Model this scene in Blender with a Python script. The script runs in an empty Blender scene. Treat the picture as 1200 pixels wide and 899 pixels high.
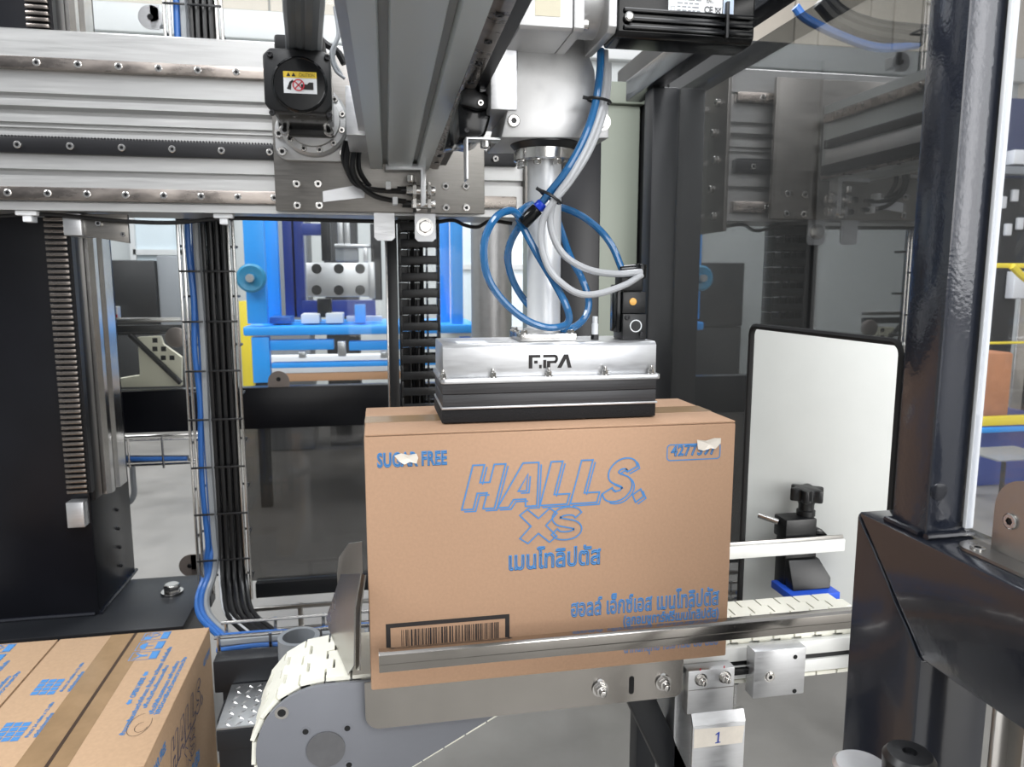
import bpy, bmesh, math, random
from math import sin, cos, tan, pi, radians, atan2, sqrt
from mathutils import Vector as V, Matrix

SC = bpy.context.scene
COL = SC.collection
random.seed(7)

# ------------------------------------------------------------------ camera, world, light, exposure
PSI, TH, FPX = radians(10.5), radians(8.0), 867.0
CAMZ = 1.4
cd = bpy.data.cameras.new('camera'); cam = bpy.data.objects.new('camera', cd); COL.objects.link(cam)
cam.location = (0, 0, CAMZ); cam.rotation_euler = (radians(90) - TH, 0, -PSI)
cd.sensor_width = 36; cd.lens = FPX / 1200 * 36; cd.clip_start = .02; cd.clip_end = 200
cd.dof.use_dof = True; cd.dof.focus_distance = 1.12; cd.dof.aperture_fstop = 9
SC.camera = cam

w = bpy.data.worlds.new('hall_daylight'); SC.world = w; w.use_nodes = True
nt = w.node_tree; bg = nt.nodes['Background']
tc = nt.nodes.new('ShaderNodeTexCoord'); sx = nt.nodes.new('ShaderNodeSeparateXYZ')
mr = nt.nodes.new('ShaderNodeMapRange'); mr.inputs[1].default_value = -.1; mr.inputs[2].default_value = .9
cr = nt.nodes.new('ShaderNodeMix'); cr.data_type = 'RGBA'
cr.inputs[6].default_value = (.20, .21, .225, 1); cr.inputs[7].default_value = (.92, .95, 1, 1)
nt.links.new(tc.outputs['Generated'], sx.inputs[0]); nt.links.new(sx.outputs[2], mr.inputs[0])
nt.links.new(mr.outputs[0], cr.inputs[0]); nt.links.new(cr.outputs[2], bg.inputs[0])
bg.inputs[1].default_value = .62

def area(name, loc, target, sx_, sy_, power, col=(1, 1, 1)):
    l = bpy.data.lights.new(name, 'AREA'); l.shape = 'RECTANGLE'; l.size = sx_; l.size_y = sy_
    l.energy = power; l.color = col
    o = bpy.data.objects.new(name, l); COL.objects.link(o); o.location = loc
    o.rotation_euler = (V(target) - V(loc)).to_track_quat('-Z', 'Y').to_euler()
    return o
area('open_door_daylight', (4.3, -3.9, 2.35), (.4, 1.0, 1.25), 3.0, 4.2, 150, (1, .985, .96))
area('front_fill_light', (2.1, -5.2, 2.3), (.8, 1.2, 1.2), 5.2, 3.6, 185, (1, .99, .97))  # unseen fill behind the camera, added to brighten the silver parts
area('hall_overhead_light', (.5, -1.8, 5.0), (.4, 1.4, 1.0), 2.4, 2.4, 140, (.97, .98, 1))
area('hall_overhead_light', (-3.6, .4, 4.6), (.8, 1.4, 1.0), 2.0, 2.0, 130, (.98, .99, 1))  # unseen fill from the left, added to brighten the white board
area('hall_overhead_light', (1.4, 5.2, 5.8), (1.0, 5.6, 0), 3.4, 2.4, 210, (.97, .98, 1))
area('hall_overhead_light', (-2.4, 5.2, 5.8), (-2.0, 5.6, 0), 3.4, 2.4, 180, (.97, .98, 1))

SC.view_settings.view_transform = 'Standard'; SC.view_settings.look = 'None'
SC.view_settings.gamma = 1.0; SC.view_settings.use_curve_mapping = False
SC.view_settings.exposure = 0.45

# ------------------------------------------------------------------ helpers
_F = V((sin(PSI) * cos(TH), cos(PSI) * cos(TH), -sin(TH)))
_R = V((cos(PSI), -sin(PSI), 0)); _U = V((sin(PSI) * sin(TH), cos(PSI) * sin(TH), cos(TH)))
_O = V((0, 0, CAMZ))
def ray(u, v): return _F + _R * ((u - 600) / FPX) + _U * ((449.5 - v) / FPX)
def P(u, v, Y): d = ray(u, v); return _O + d * (Y / d.y)
def PX(u, v, X): d = ray(u, v); return _O + d * (X / d.x)
def PZ(u, v, Z): d = ray(u, v); return _O + d * ((Z - CAMZ) / d.z)
def PL(u, v, p, n):
    d = ray(u, v); n = V(n); return _O + d * ((V(p) - _O).dot(n) / d.dot(n))

WP = {}
class M:
    def __init__(s): s.bm = bmesh.new()
    def box(s, x0, x1, y0, y1, z0, z1, b=0, seg=2):
        m = Matrix.Translation(((x0 + x1) / 2, (y0 + y1) / 2, (z0 + z1) / 2)) @ Matrix.Diagonal((abs(x1 - x0), abs(y1 - y0), abs(z1 - z0), 1))
        r = bmesh.ops.create_cube(s.bm, size=1, matrix=m)
        if b:
            es = list({e for v in r['verts'] for e in v.link_edges})
            bmesh.ops.bevel(s.bm, geom=es, offset=b, segments=seg, profile=.5, affect='EDGES')
        return s
    def prism(s, pts, ext, b=0):
        """pts: list of 3D points (planar polygon), ext: vector to extrude"""
        ext = V(ext)
        a = [s.bm.verts.new(V(p)) for p in pts]; c = [s.bm.verts.new(V(p) + ext) for p in pts]
        n = len(a); fs = [s.bm.faces.new(a), s.bm.faces.new(c[::-1])]
        for i in range(n): fs.append(s.bm.faces.new((a[i], c[i], c[(i + 1) % n], a[(i + 1) % n])))
        bmesh.ops.recalc_face_normals(s.bm, faces=fs)
        if b:
            es = list({e for f in fs for e in f.edges})
            bmesh.ops.bevel(s.bm, geom=es, offset=b, segments=2, profile=.5, affect='EDGES')
        return s
    def cyl(s, p0, p1, r, n=20, r2=None, b=0):
        p0, p1 = V(p0), V(p1); d = p1 - p0; r2 = r if r2 is None else r2
        q = d.to_track_quat('Z', 'Y').to_matrix().to_4x4()
        m = Matrix.Translation((p0 + p1) / 2) @ q
        res = bmesh.ops.create_cone(s.bm, cap_ends=True, segments=n, radius1=r, radius2=r2, depth=d.length, matrix=m)
        if b:
            es = [e for e in {e for v in res['verts'] for e in v.link_edges} if any(len(f.verts) > 4 for f in e.link_faces)]
            bmesh.ops.bevel(s.bm, geom=es, offset=b, segments=2, profile=.5, affect='EDGES')
        return s
    def ring(s, c, axis, ro, ri, h, n=28):
        """washer / tube along axis"""
        c = V(c); q = V(axis).to_track_quat('Z', 'Y').to_matrix()
        L = []
        for r, z in ((ro, 0), (ro, h), (ri, h), (ri, 0)):
            L.append([s.bm.verts.new(c + q @ V((r * cos(2 * pi * i / n), r * sin(2 * pi * i / n), z))) for i in range(n)])
        for k in range(4):
            A, B = L[k], L[(k + 1) % 4]
            for i in range(n): s.bm.faces.new((A[i], A[(i + 1) % n], B[(i + 1) % n], B[i]))
        return s
    def tube(s, pts, r, n=8, cap=True):
        pts = [V(p) for p in pts]
        t0 = (pts[1] - pts[0]).normalized()
        up = V((0, 0, 1)) if abs(t0.z) < .9 else V((0, 1, 0))
        nrm = t0.cross(up).normalized(); rings = []; prev = t0
        for i, p in enumerate(pts):
            t = (pts[min(i + 1, len(pts) - 1)] - pts[max(i - 1, 0)])
            t = t.normalized() if t.length > 1e-9 else prev
            q = prev.rotation_difference(t); nrm = (q @ nrm); nrm = (nrm - t * nrm.dot(t)).normalized(); bn = t.cross(nrm); prev = t
            rings.append([s.bm.verts.new(p + (nrm * cos(2 * pi * k / n) + bn * sin(2 * pi * k / n)) * r) for k in range(n)])
        for a, b_ in zip(rings, rings[1:]):
            for k in range(n): s.bm.faces.new((a[k], a[(k + 1) % n], b_[(k + 1) % n], b_[k]))
        if cap: s.bm.faces.new(rings[0][::-1]); s.bm.faces.new(rings[-1])
        return s
    def quad(s, *pts):
        s.bm.faces.new([s.bm.verts.new(V(p)) for p in pts]); return s
    def lathe(s, c, axis, prof, n=24):
        c = V(c); q = V(axis).to_track_quat('Z', 'Y').to_matrix(); L = []
        for r, z in prof: L.append([s.bm.verts.new(c + q @ V((r * cos(2 * pi * i / n), r * sin(2 * pi * i / n), z))) for i in range(n)])
        for A, B in zip(L, L[1:]):
            for i in range(n): s.bm.faces.new((A[i], A[(i + 1) % n], B[(i + 1) % n], B[i]))
        s.bm.faces.new(L[0][::-1]); s.bm.faces.new(L[-1]); return s

def spline(pts, k=8):
    pts = [V(p) for p in pts]; Q = [2 * pts[0] - pts[1]] + pts + [2 * pts[-1] - pts[-2]]; out = []
    for i in range(1, len(Q) - 2):
        a, b, c, d = Q[i - 1:i + 3]
        for j in range(k):
            t = j / k
            out.append(.5 * ((2 * b) + (c - a) * t + (2 * a - 5 * b + 4 * c - d) * t * t + (3 * b - a - 3 * c + d) * t ** 3))
    out.append(pts[-1]); return out
def arc(c, r, a0, a1, n, f):
    return [f(c[0] + r * cos(a0 + (a1 - a0) * i / n), c[1] + r * sin(a0 + (a1 - a0) * i / n)) for i in range(n + 1)]
def rrect(x0, y0, x1, y1, r, n=5):
    o = []
    for cx, cy, a in ((x1 - r, y1 - r, 0), (x0 + r, y1 - r, pi / 2), (x0 + r, y0 + r, pi), (x1 - r, y0 + r, 3 * pi / 2)):
        for i in range(n + 1): t = a + pi / 2 * i / n; o.append((cx + r * cos(t), cy + r * sin(t)))
    return o

def tag(o, label=None, cat=None, group=None, kind=None):
    if label: o['label'] = label
    if cat: o['category'] = cat
    if group: o['group'] = group
    if kind: o['kind'] = kind
    return o
def thing(name, label, cat, loc, group=None):
    o = bpy.data.objects.new(name, None); o.empty_display_size = .05; COL.objects.link(o); o.location = loc; WP[o] = V(loc)
    return tag(o, label, cat, group)
def obj(name, m, mat, parent=None, label=None, smooth=28):
    bm = m.bm; xs = [v.co for v in bm.verts]
    lo = V([min(c[i] for c in xs) for i in range(3)]); hi = V([max(c[i] for c in xs) for i in range(3)])
    c = (lo + hi) / 2
    bmesh.ops.translate(bm, verts=bm.verts, vec=-c)
    me = bpy.data.meshes.new(name); bm.to_mesh(me); bm.free()
    me.materials.append(mat)
    if smooth:
        me.shade_smooth(); me.set_sharp_from_angle(angle=radians(smooth))
    return link(name, me, c, parent, label)
def link(name, me, c, parent=None, label=None, quat=None, scale=None):
    o = bpy.data.objects.new(name, me); COL.objects.link(o); WP[o] = V(c)
    o.location = V(c) - (WP[parent] if parent else V((0, 0, 0)))
    if parent: o.parent = parent
    if quat is not None: o.rotation_mode = 'QUATERNION'; o.rotation_quaternion = quat
    if scale is not None: o.scale = scale if hasattr(scale, '__len__') else (scale,) * 3
    if label: o['label'] = label
    return o
def struct(name, m, mat): return tag(obj(name, m, mat), kind='structure')
def single(name, m, mat, label, cat, group=None): return tag(obj(name, m, mat), label, cat, group)

# ------------------------------------------------------------------ materials
def srgb(r, g, b): return tuple(((c / 255 + .055) / 1.055) ** 2.4 if c > 10 else c / 255 / 12.92 for c in (r, g, b)) + (1,)
def mat(name, col, rough=.5, metal=0, noise=0, nscale=20, stretch=(1, 1, 1), rn=0, bump=0, bscale=60, coat=0, spec=.5, trans=0, bstretch=None):
    m = bpy.data.materials.new(name); m.use_nodes = True; t = m.node_tree; b = t.nodes['Principled BSDF']
    b.inputs['Roughness'].default_value = rough; b.inputs['Metallic'].default_value = metal
    b.inputs['Specular IOR Level'].default_value = spec
    b.inputs['Coat Weight'].default_value = coat; b.inputs['Coat Roughness'].default_value = .08
    b.inputs['Transmission Weight'].default_value = trans
    b.inputs['Base Color'].default_value = col
    L = t.links.new
    if noise or rn or bump:
        tc = t.nodes.new('ShaderNodeTexCoord')
        mp = t.nodes.new('ShaderNodeMapping'); mp.inputs['Scale'].default_value = stretch; L(tc.outputs['Object'], mp.inputs[0])
    if noise or rn:
        nz = t.nodes.new('ShaderNodeTexNoise'); nz.inputs['Scale'].default_value = nscale; nz.inputs['Detail'].default_value = 5; nz.inputs['Roughness'].default_value = .6
        L(mp.outputs[0], nz.inputs['Vector'])
        r = t.nodes.new('ShaderNodeMapRange'); r.inputs[1].default_value = .3; r.inputs[2].default_value = .7
        L(nz.outputs[0], r.inputs[0])
        if noise:
            mx = t.nodes.new('ShaderNodeMix'); mx.data_type = 'RGBA'; L(r.outputs[0], mx.inputs[0])
            mx.inputs[6].default_value = tuple(c * (1 - noise) for c in col[:3]) + (1,)
            mx.inputs[7].default_value = tuple(min(1, c * (1 + noise)) for c in col[:3]) + (1,)
            L(mx.outputs[2], b.inputs['Base Color'])
        if rn:
            q = t.nodes.new('ShaderNodeMapRange'); q.inputs[3].default_value = max(.02, rough - rn); q.inputs[4].default_value = min(1, rough + rn)
            L(r.outputs[0], q.inputs[0]); L(q.outputs[0], b.inputs['Roughness'])
    if bump:
        n2 = t.nodes.new('ShaderNodeTexNoise'); n2.inputs['Scale'].default_value = bscale; n2.inputs['Detail'].default_value = 2
        if bstretch:
            mp2 = t.nodes.new('ShaderNodeMapping'); mp2.inputs['Scale'].default_value = bstretch; L(tc.outputs['Object'], mp2.inputs[0]); L(mp2.outputs[0], n2.inputs['Vector'])
        else: L(tc.outputs['Object'], n2.inputs['Vector'])
        bp = t.nodes.new('ShaderNodeBump'); bp.inputs['Strength'].default_value = bump; bp.inputs['Distance'].default_value = .002
        L(n2.outputs[0], bp.inputs['Height']); L(bp.outputs[0], b.inputs['Normal'])
        if coat: L(bp.outputs[0], b.inputs['Coat Normal'])
    return m
def pane_mat(name, tint, f0=.05, rough=0.0, dust=0.0):
    m = bpy.data.materials.new(name); m.use_nodes = True; t = m.node_tree
    for n in list(t.nodes):
        if n.type != 'OUTPUT_MATERIAL': t.nodes.remove(n)
    out = [n for n in t.nodes if n.type == 'OUTPUT_MATERIAL'][0]
    tr = t.nodes.new('ShaderNodeBsdfTransparent'); tr.inputs[0].default_value = tint
    gl = t.nodes.new('ShaderNodeBsdfGlossy'); gl.inputs['Roughness'].default_value = rough; gl.inputs[0].default_value = (1, 1, 1, 1)
    # Schlick reflectance, the same from both sides of the thin pane
    ge = t.nodes.new('ShaderNodeNewGeometry'); dt = t.nodes.new('ShaderNodeVectorMath'); dt.operation = 'DOT_PRODUCT'
    t.links.new(ge.outputs['Normal'], dt.inputs[0]); t.links.new(ge.outputs['Incoming'], dt.inputs[1])
    def mth(op, a, b=None):
        n_ = t.nodes.new('ShaderNodeMath'); n_.operation = op
        for k_, v_ in ((0, a), (1, b)):
            if v_ is None: continue
            if isinstance(v_, (int, float)): n_.inputs[k_].default_value = v_
            else: t.links.new(v_, n_.inputs[k_])
        return n_.outputs[0]
    fz_ = mth('ADD', mth('MULTIPLY', mth('POWER', mth('SUBTRACT', 1, mth('ABSOLUTE', dt.outputs['Value'])), 5), 1 - f0), f0)
    mx = t.nodes.new('ShaderNodeMixShader')
    t.links.new(fz_, mx.inputs[0]); t.links.new(tr.outputs[0], mx.inputs[1]); t.links.new(gl.outputs[0], mx.inputs[2])
    last = mx
    if dust:
        df = t.nodes.new('ShaderNodeBsdfDiffuse'); df.inputs[0].default_value = (.7, .7, .68, 1)
        tc = t.nodes.new('ShaderNodeTexCoord'); nz = t.nodes.new('ShaderNodeTexNoise'); nz.inputs['Scale'].default_value = 5; nz.inputs['Detail'].default_value = 6
        mp = t.nodes.new('ShaderNodeMapRange'); mp.inputs[1].default_value = .3; mp.inputs[2].default_value = .8; mp.inputs[3].default_value = dust * .4; mp.inputs[4].default_value = dust * 1.6
        m2 = t.nodes.new('ShaderNodeMixShader')
        t.links.new(tc.outputs['Object'], nz.inputs['Vector']); t.links.new(nz.outputs[0], mp.inputs[0]); t.links.new(mp.outputs[0], m2.inputs[0])
        t.links.new(mx.outputs[0], m2.inputs[1]); t.links.new(df.outputs[0], m2.inputs[2]); last = m2
    t.links.new(last.outputs[0], out.inputs[0]); return m

paint = mat('anthracite_paint', srgb(24, 26, 33), .22, 0, bump=.08, bscale=90, coat=.1, spec=.4)
paint_front = mat('glossy_anthracite_paint', srgb(27, 30, 38), .2, 0, bump=.06, bscale=90, coat=.45)
paint_col = mat('dark_column_paint', srgb(17, 18, 23), .3, 0, noise=.2, nscale=5, bump=.06, bscale=70, spec=.25)
paint_rough = mat('anthracite_orange_peel', srgb(34, 38, 48), .20, 0, bump=.16, bscale=170, coat=.5)
paint_matt = mat('anthracite_matt', srgb(22, 24, 28), .42, 0, noise=.15, nscale=6)
alu = mat('anodised_aluminium', srgb(192, 192, 191), .38, .75, noise=.04, nscale=8, stretch=(1, 30, 30), rn=.06)
alu_y = mat('arm_aluminium', srgb(214, 220, 221), .36, .6)
alu_plain = mat('bare_aluminium', srgb(205, 206, 208), .36, .85, noise=.05, nscale=30, stretch=(1, 1, 8), rn=.08)
alu_dark = mat('ground_steel_plate', srgb(140, 137, 133), .36, .9, noise=.10, nscale=14, stretch=(1, 1, 18), rn=.08)
steel = mat('bright_steel', srgb(205, 203, 200), .20, 1, noise=.06, nscale=30)
rail_m = mat('linear_rail_steel', srgb(150, 142, 136), .28, 1, noise=.35, nscale=9, stretch=(1, 3, 3), rn=.12)
stainless = mat('polished_stainless', srgb(166, 162, 157), .20, 1, noise=.10, nscale=6, rn=.07)
stainless_b = mat('brushed_stainless', srgb(172, 170, 167), .30, 1, noise=.04, nscale=6, rn=.05)
cast = mat('cast_grey_metal', srgb(186, 186, 186), .42, .7, noise=.06, nscale=40, rn=.06)
black = mat('black_plastic', srgb(15, 16, 18), .38, 0, bump=.05, bscale=200)
black_gloss = mat('black_gloss', srgb(9, 10, 12), .16, 0, spec=.35)
rubber = mat('black_rubber', srgb(10, 10, 11), .7, 0)
foam = mat('black_foam', srgb(20, 20, 22), .95, 0, bump=.5, bscale=400)
spacer_m = mat('dark_brushed_spacer', srgb(62, 62, 64), .42, .25, noise=.25, nscale=12, stretch=(1, 30, 40))
dark_hole = mat('dark_recess', srgb(10, 10, 11), .8)
rack_m = mat('blackened_rack_steel', srgb(24, 24, 27), .38, .3, noise=.15, nscale=20)
blue_hose = mat('blue_air_hose', srgb(44, 112, 168), .10, 0, coat=.6, trans=.3)
grey_hose = mat('grey_air_hose', srgb(172, 174, 177), .28, 0)
cable_grey = mat('grey_cable', srgb(132, 136, 140), .4)
cable_black = mat('black_cable', srgb(11, 11, 13), .35)
cable_blue = mat('blue_cable', srgb(46, 98, 168), .35)
belt_m = mat('white_chain_plastic', srgb(236, 235, 222), .42, 0, noise=.04, nscale=25)
frame_grey = mat('grey_conveyor_plate', srgb(116, 118, 124), .5, .2, noise=.03, nscale=10)
white_prof = mat('white_profile', srgb(226, 227, 224), .4, .1)
card = mat('cardboard', srgb(174, 140, 113), .82, 0, noise=.05, nscale=220, bump=.06, bscale=300)
card2 = mat('cardboard_left', srgb(178, 148, 118), .82, 0, noise=.06, nscale=110, bump=.06, bscale=300)
card_in = mat('cardboard_edge', srgb(58, 42, 30), .9)
tape_m = mat('brown_packing_tape', srgb(150, 124, 94), .25, 0, noise=.12, nscale=14, stretch=(1, 1, 1))
print_blue = mat('blue_print', srgb(74, 132, 190), .7)
print_dark = mat('dark_print', srgb(34, 30, 30), .7)
print_faint = mat('dark_blue_print', srgb(72, 84, 118), .7)
paper_white = mat('white_paper', srgb(224, 216, 204), .6, 0, noise=.05, nscale=60)
label_white = mat('white_label', srgb(226, 228, 230), .45)
yellow = mat('yellow_label', srgb(222, 190, 50), .5)
red = mat('red_print', srgb(200, 40, 60), .5)
orange = mat('orange_button', srgb(232, 176, 90), .4)
blue_paint = mat('blue_machine_paint', srgb(44, 162, 255), .35, 0, noise=.04, nscale=4)
blue_dark = mat('dark_blue_paint', srgb(40, 60, 130), .4)
white_board_m = mat('frosted_white_board', srgb(194, 196, 193), .42, 0, noise=.025, nscale=9)
cabinet_m = mat('pale_green_grey_cabinet', srgb(126, 132, 121), .5, 0, noise=.02, nscale=5)
dark_cab = mat('dark_cabinet', srgb(26, 27, 28), .5, 0, noise=.1, nscale=3)
floor_m = mat('concrete_floor', srgb(130, 128, 124), .42, 0, noise=.16, nscale=2.6, rn=.12)
diamond_m = mat('diamond_plate_steel', srgb(170, 172, 174), .4, .9, noise=.1, nscale=20)
wall_m = mat('beige_wall_panels', srgb(204, 196, 184), .8, 0, noise=.06, nscale=1.4)
wall_low = mat('pale_grey_sheeting', srgb(186, 190, 190), .6, 0, noise=.05, nscale=2)
band_m = mat('white_steel_band', srgb(206, 208, 208), .5)
window_m = mat('daylit_window_glass', srgb(210, 222, 228), .2)
yellow_p = mat('yellow_guard_paint', srgb(226, 204, 50), .45)
terracotta = mat('brown_wrapped_load', srgb(186, 128, 92), .7, 0, noise=.15, nscale=8)
beige_part = mat('cream_bracket_paint', srgb(222, 218, 196), .5)
brown_plate = mat('bronze_hinge_plate', srgb(140, 130, 124), .35, .45)
foam_board = mat('brown_board', srgb(196, 150, 112), .8)
wood = mat('pallet_wood', srgb(180, 150, 110), .8, 0, noise=.15, nscale=8)
pane_clear = pane_mat('clear_polycarbonate', (.95, .96, .96, 1), .008, 0, .03)
pane_side = pane_mat('side_polycarbonate', (.66, .67, .67, 1), .20, 0, .008)
pane_smoke = pane_mat('scuffed_smoked_polycarbonate', (.40, .395, .39, 1), .05, .06, .05)
pane_right = pane_mat('hazy_polycarbonate', (.92, .93, .95, 1), .03, 0, .05)

# ------------------------------------------------------------------ shared small meshes
def shared(name, m, ma, smooth=35):
    me = bpy.data.meshes.new(name); m.bm.to_mesh(me); m.bm.free(); me.materials.append(ma)
    if smooth: me.shade_smooth(); me.set_sharp_from_angle(angle=radians(smooth))
    return me
def cap_screw_mesh(ma):
    m = M(); n = 18; bm = m.bm
    def rg(r, z, k=n, hexa=False):
        o = []
        for i in range(k):
            a = 2 * pi * i / k
            rr = r
            if hexa:
                q = (a % (pi / 3)) - pi / 6; rr = r * cos(pi / 6) / cos(q)
            o.append(bm.verts.new((rr * cos(a), rr * sin(a), z)))
        return o
    R = [rg(1, 0), rg(1, .82), rg(.86, 1), rg(.50, 1, n, True), rg(.47, .5, n, True)]
    for A, B in zip(R, R[1:]):
        for i in range(n): bm.faces.new((A[i], A[(i + 1) % n], B[(i + 1) % n], B[i]))
    bm.faces.new(R[-1])
    for f in bm.faces:
        if max(v.co.to_2d().length for v in f.verts) < .62: f.material_index = 1  # socket pit coloured dark in place of its shade
    me = shared('cap_screw', m, ma); me.materials.append(rack_m); return me
ME_SCREW = cap_screw_mesh(steel); ME_SCREW_D = cap_screw_mesh(rack_m)
def nut_mesh():
    m = M(); m.cyl((0, 0, 0), (0, 0, .22), 1.35, 24); m.cyl((0, 0, .22), (0, 0, 1.0), 1.0, 6, b=.06); m.cyl((0, 0, 1), (0, 0, 1.75), .55, 14, b=.08)
    return shared('nut_on_stud', m, steel)
ME_NUT = nut_mesh()
def hexbolt_mesh():
    m = M(); m.cyl((0, 0, 0), (0, 0, .15), 1.45, 28); m.cyl((0, 0, .15), (0, 0, .85), 1.08, 6, b=.05); m.cyl((0, 0, .85), (0, 0, .9), .85, 24)
    return shared('hex_bolt', m, steel)
ME_HEX = hexbolt_mesh()
def fix(me, name, p, d, r, parent, h=None):
    q = V(d).to_track_quat('Z', 'Y')
    return link(name, me, p, parent, quat=q, scale=(r, r, h or r))
FR = (0, -1, 0)

# flat print ------------------------------------------------------------
class Basis:
    def __init__(s, o, r, u): s.o, s.r, s.u = V(o), V(r).normalized(), V(u).normalized(); s.n = s.r.cross(s.u).normalized()
    def __call__(s, x, y, z=0): return s.o + s.r * x + s.u * y + s.n * z
def ribbon(m, pts, w, B, closed=True, z=0):
    n = len(pts); L, R_ = [], []
    for i in range(n):
        a = V(pts[i - 1] if (closed or i) else pts[0]); b = V(pts[i]); c = V(pts[(i + 1) % n] if (closed or i < n - 1) else pts[-1])
        d1 = (b - a); d2 = (c - b)
        if d1.length < 1e-9: d1 = d2
        if d2.length < 1e-9: d2 = d1
        d1, d2 = d1.normalized(), d2.normalized()
        n1, n2 = V((-d1.y, d1.x)), V((-d2.y, d2.x)); k = (n1 + n2)
        k = n1 if k.length < 1e-3 else k.normalized(); s = min(2.2, 1 / max(.3, k.dot(n1)))
        L.append(m.bm.verts.new(B(*(b + k * w / 2 * s), z))); R_.append(m.bm.verts.new(B(*(b - k * w / 2 * s), z)))
    for i in range(n if closed else n - 1):
        j = (i + 1) % n; m.bm.faces.new((L[i], R_[i], R_[j], L[j]))
def rect(m, x0, y0, x1, y1, B, z=0): m.quad(B(x0, y0, z), B(x1, y0, z), B(x1, y1, z), B(x0, y1, z))
def text_mesh(body, weight=0.0, shear=0.0, spacing=1.0):
    c = bpy.data.curves.new('lettering', 'FONT'); c.body = body; c.size = 1; c.resolution_u = 3; c.shear = shear; c.space_character = spacing
    c.fill_mode = 'BOTH' if weight == 0 else 'NONE'
    if weight: c.bevel_depth = weight; c.bevel_resolution = 0
    o = bpy.data.objects.new('lettering', c); COL.objects.link(o)
    bpy.context.view_layer.update(); dg = bpy.context.evaluated_depsgraph_get()
    me = bpy.data.meshes.new_from_object(o.evaluated_get(dg))
    bpy.data.objects.remove(o); bpy.data.curves.remove(c)
    return me
def text(name, body, B, x0, y0, w, h, ma, parent=None, weight=0.0, z=.0004, shear=0.0, spacing=1.0, fillw=None):
    me = text_mesh(body, weight, shear, spacing)
    xs = [v.co for v in me.vertices]
    ax, bx = min(c.x for c in xs), max(c.x for c in xs); ay, by = min(c.y for c in xs), max(c.y for c in xs)
    sx_, sy_ = w / (bx - ax), (h / (by - ay) if h else w / (bx - ax))
    org = WP[parent] if parent else V((0, 0, 0)); c0 = B(x0 + w / 2, y0 + (by - ay) * sy_ / 2, z)
    for v in me.vertices:
        v.co = B(x0 + (v.co.x - ax) * sx_, y0 + (v.co.y - ay) * sy_, z + max(-.00015, min(.00015, v.co.z * .002))) - c0
    me.name = name; me.materials.clear(); me.materials.append(ma)
    return link(name, me, c0, parent)

def s_center(n=26):
    """centre line of an S inside the unit box"""
    pts = [(.92, .80), (.80, .93), (.55, .98), (.28, .93), (.12, .77), (.20, .60), (.48, .51), (.78, .42), (.90, .25), (.76, .08), (.48, .02), (.20, .06), (.05, .20)]
    return [p.to_2d() for p in spline([(a, b, 0) for a, b in pts], 4)]
def thick(cl, w):
    L, R_ = [], []
    for i, p in enumerate(cl):
        t = (cl[min(i + 1, len(cl) - 1)] - cl[max(i - 1, 0)]).normalized(); nn = V((-t.y, t.x))
        L.append(p + nn * w / 2); R_.append(p - nn * w / 2)
    return L + R_[::-1]
def logo_outlines():
    """outlined slanted capitals: H A L L S and a dot, cap height 1"""
    H = [(0, 0), (.27, 0), (.27, .36), (.50, .36), (.50, 0), (.77, 0), (.77, 1), (.50, 1), (.50, .60), (.27, .60), (.27, 1), (0, 1)]
    A = [(0, 0), (.27, 0), (.34, .17), (.63, .17), (.67, 0), (.95, 0), (.72, 1), (.34, 1)]
    Ai = [(.40, .36), (.60, .36), (.53, .74)]
    Lp = [(0, 0), (.66, 0), (.66, .24), (.28, .24), (.28, 1), (0, 1)]
    S = [tuple(p) for p in thick([V((p.x * .56 + .12, p.y * .80 + .10)) for p in s_center()], .25)]
    D = [(0, .13), (.13, -.05), (.30, .08), (.17, .26)]
    out = []
    for g, x in ((H, 0), (A, .84), (Ai, .84), (Lp, 1.86), (Lp, 2.60), (S, 3.30), (D, 4.12)):
        out.append([(px + x + .27 * py, py) for px, py in g])
    return out
def draw_logo(m, B, x0, y0, W, H, lw, shadow=True, mir=1):
    o = logo_outlines(); X = max(p[0] for g in o for p in g)
    for g in o:
        q = [(x0 + p[0] / X * W, y0 + p[1] * H) for p in g]
        ribbon(m, q, lw, B, z=.0003)
        if shadow:
            area2 = sum(a[0] * b[1] - b[0] * a[1] for a, b in zip(q, q[1:] + q[:1])); sg = 1 if area2 > 0 else -1
            d = V((.035 * H * 1.6, -.05 * H)); run = []
            for a, b in zip(q, q[1:] + q[:1]):
                e = V(b) - V(a); nn = V((e.y, -e.x)) * sg
                if nn.dot(V((1, -.55))) > 0:
                    if not run: run = [V(a) + d]
                    run.append(V(b) + d)
                else:
                    if len(run) > 1: ribbon(m, run, lw * .9, B, False)
                    run = []
            if len(run) > 1: ribbon(m, run, lw * .9, B, False)
def draw_xs(m, B, x0, y0, W, H, lw):
    Xp = [(.0, .16), (.22, 0), (.5, .28), (.80, 0), (1, .16), (.70, .5), (1, .84), (.80, 1), (.5, .72), (.20, 1), (0, .84), (.30, .5)]
    xo = [(x0 + (p[0] * .56 + .0) * W, y0 + (p[1] * .95) * H) for p in Xp]
    ribbon(m, xo, lw, B, z=.0005)
    S = [(x0 + (p.x * .42 + .50) * W, y0 + (p.y * .72 + .14) * H) for p in s_center()]
    ribbon(m, [tuple(p) for p in thick([V(p) for p in S], .225 * H)], lw, B, z=.0007)

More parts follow.
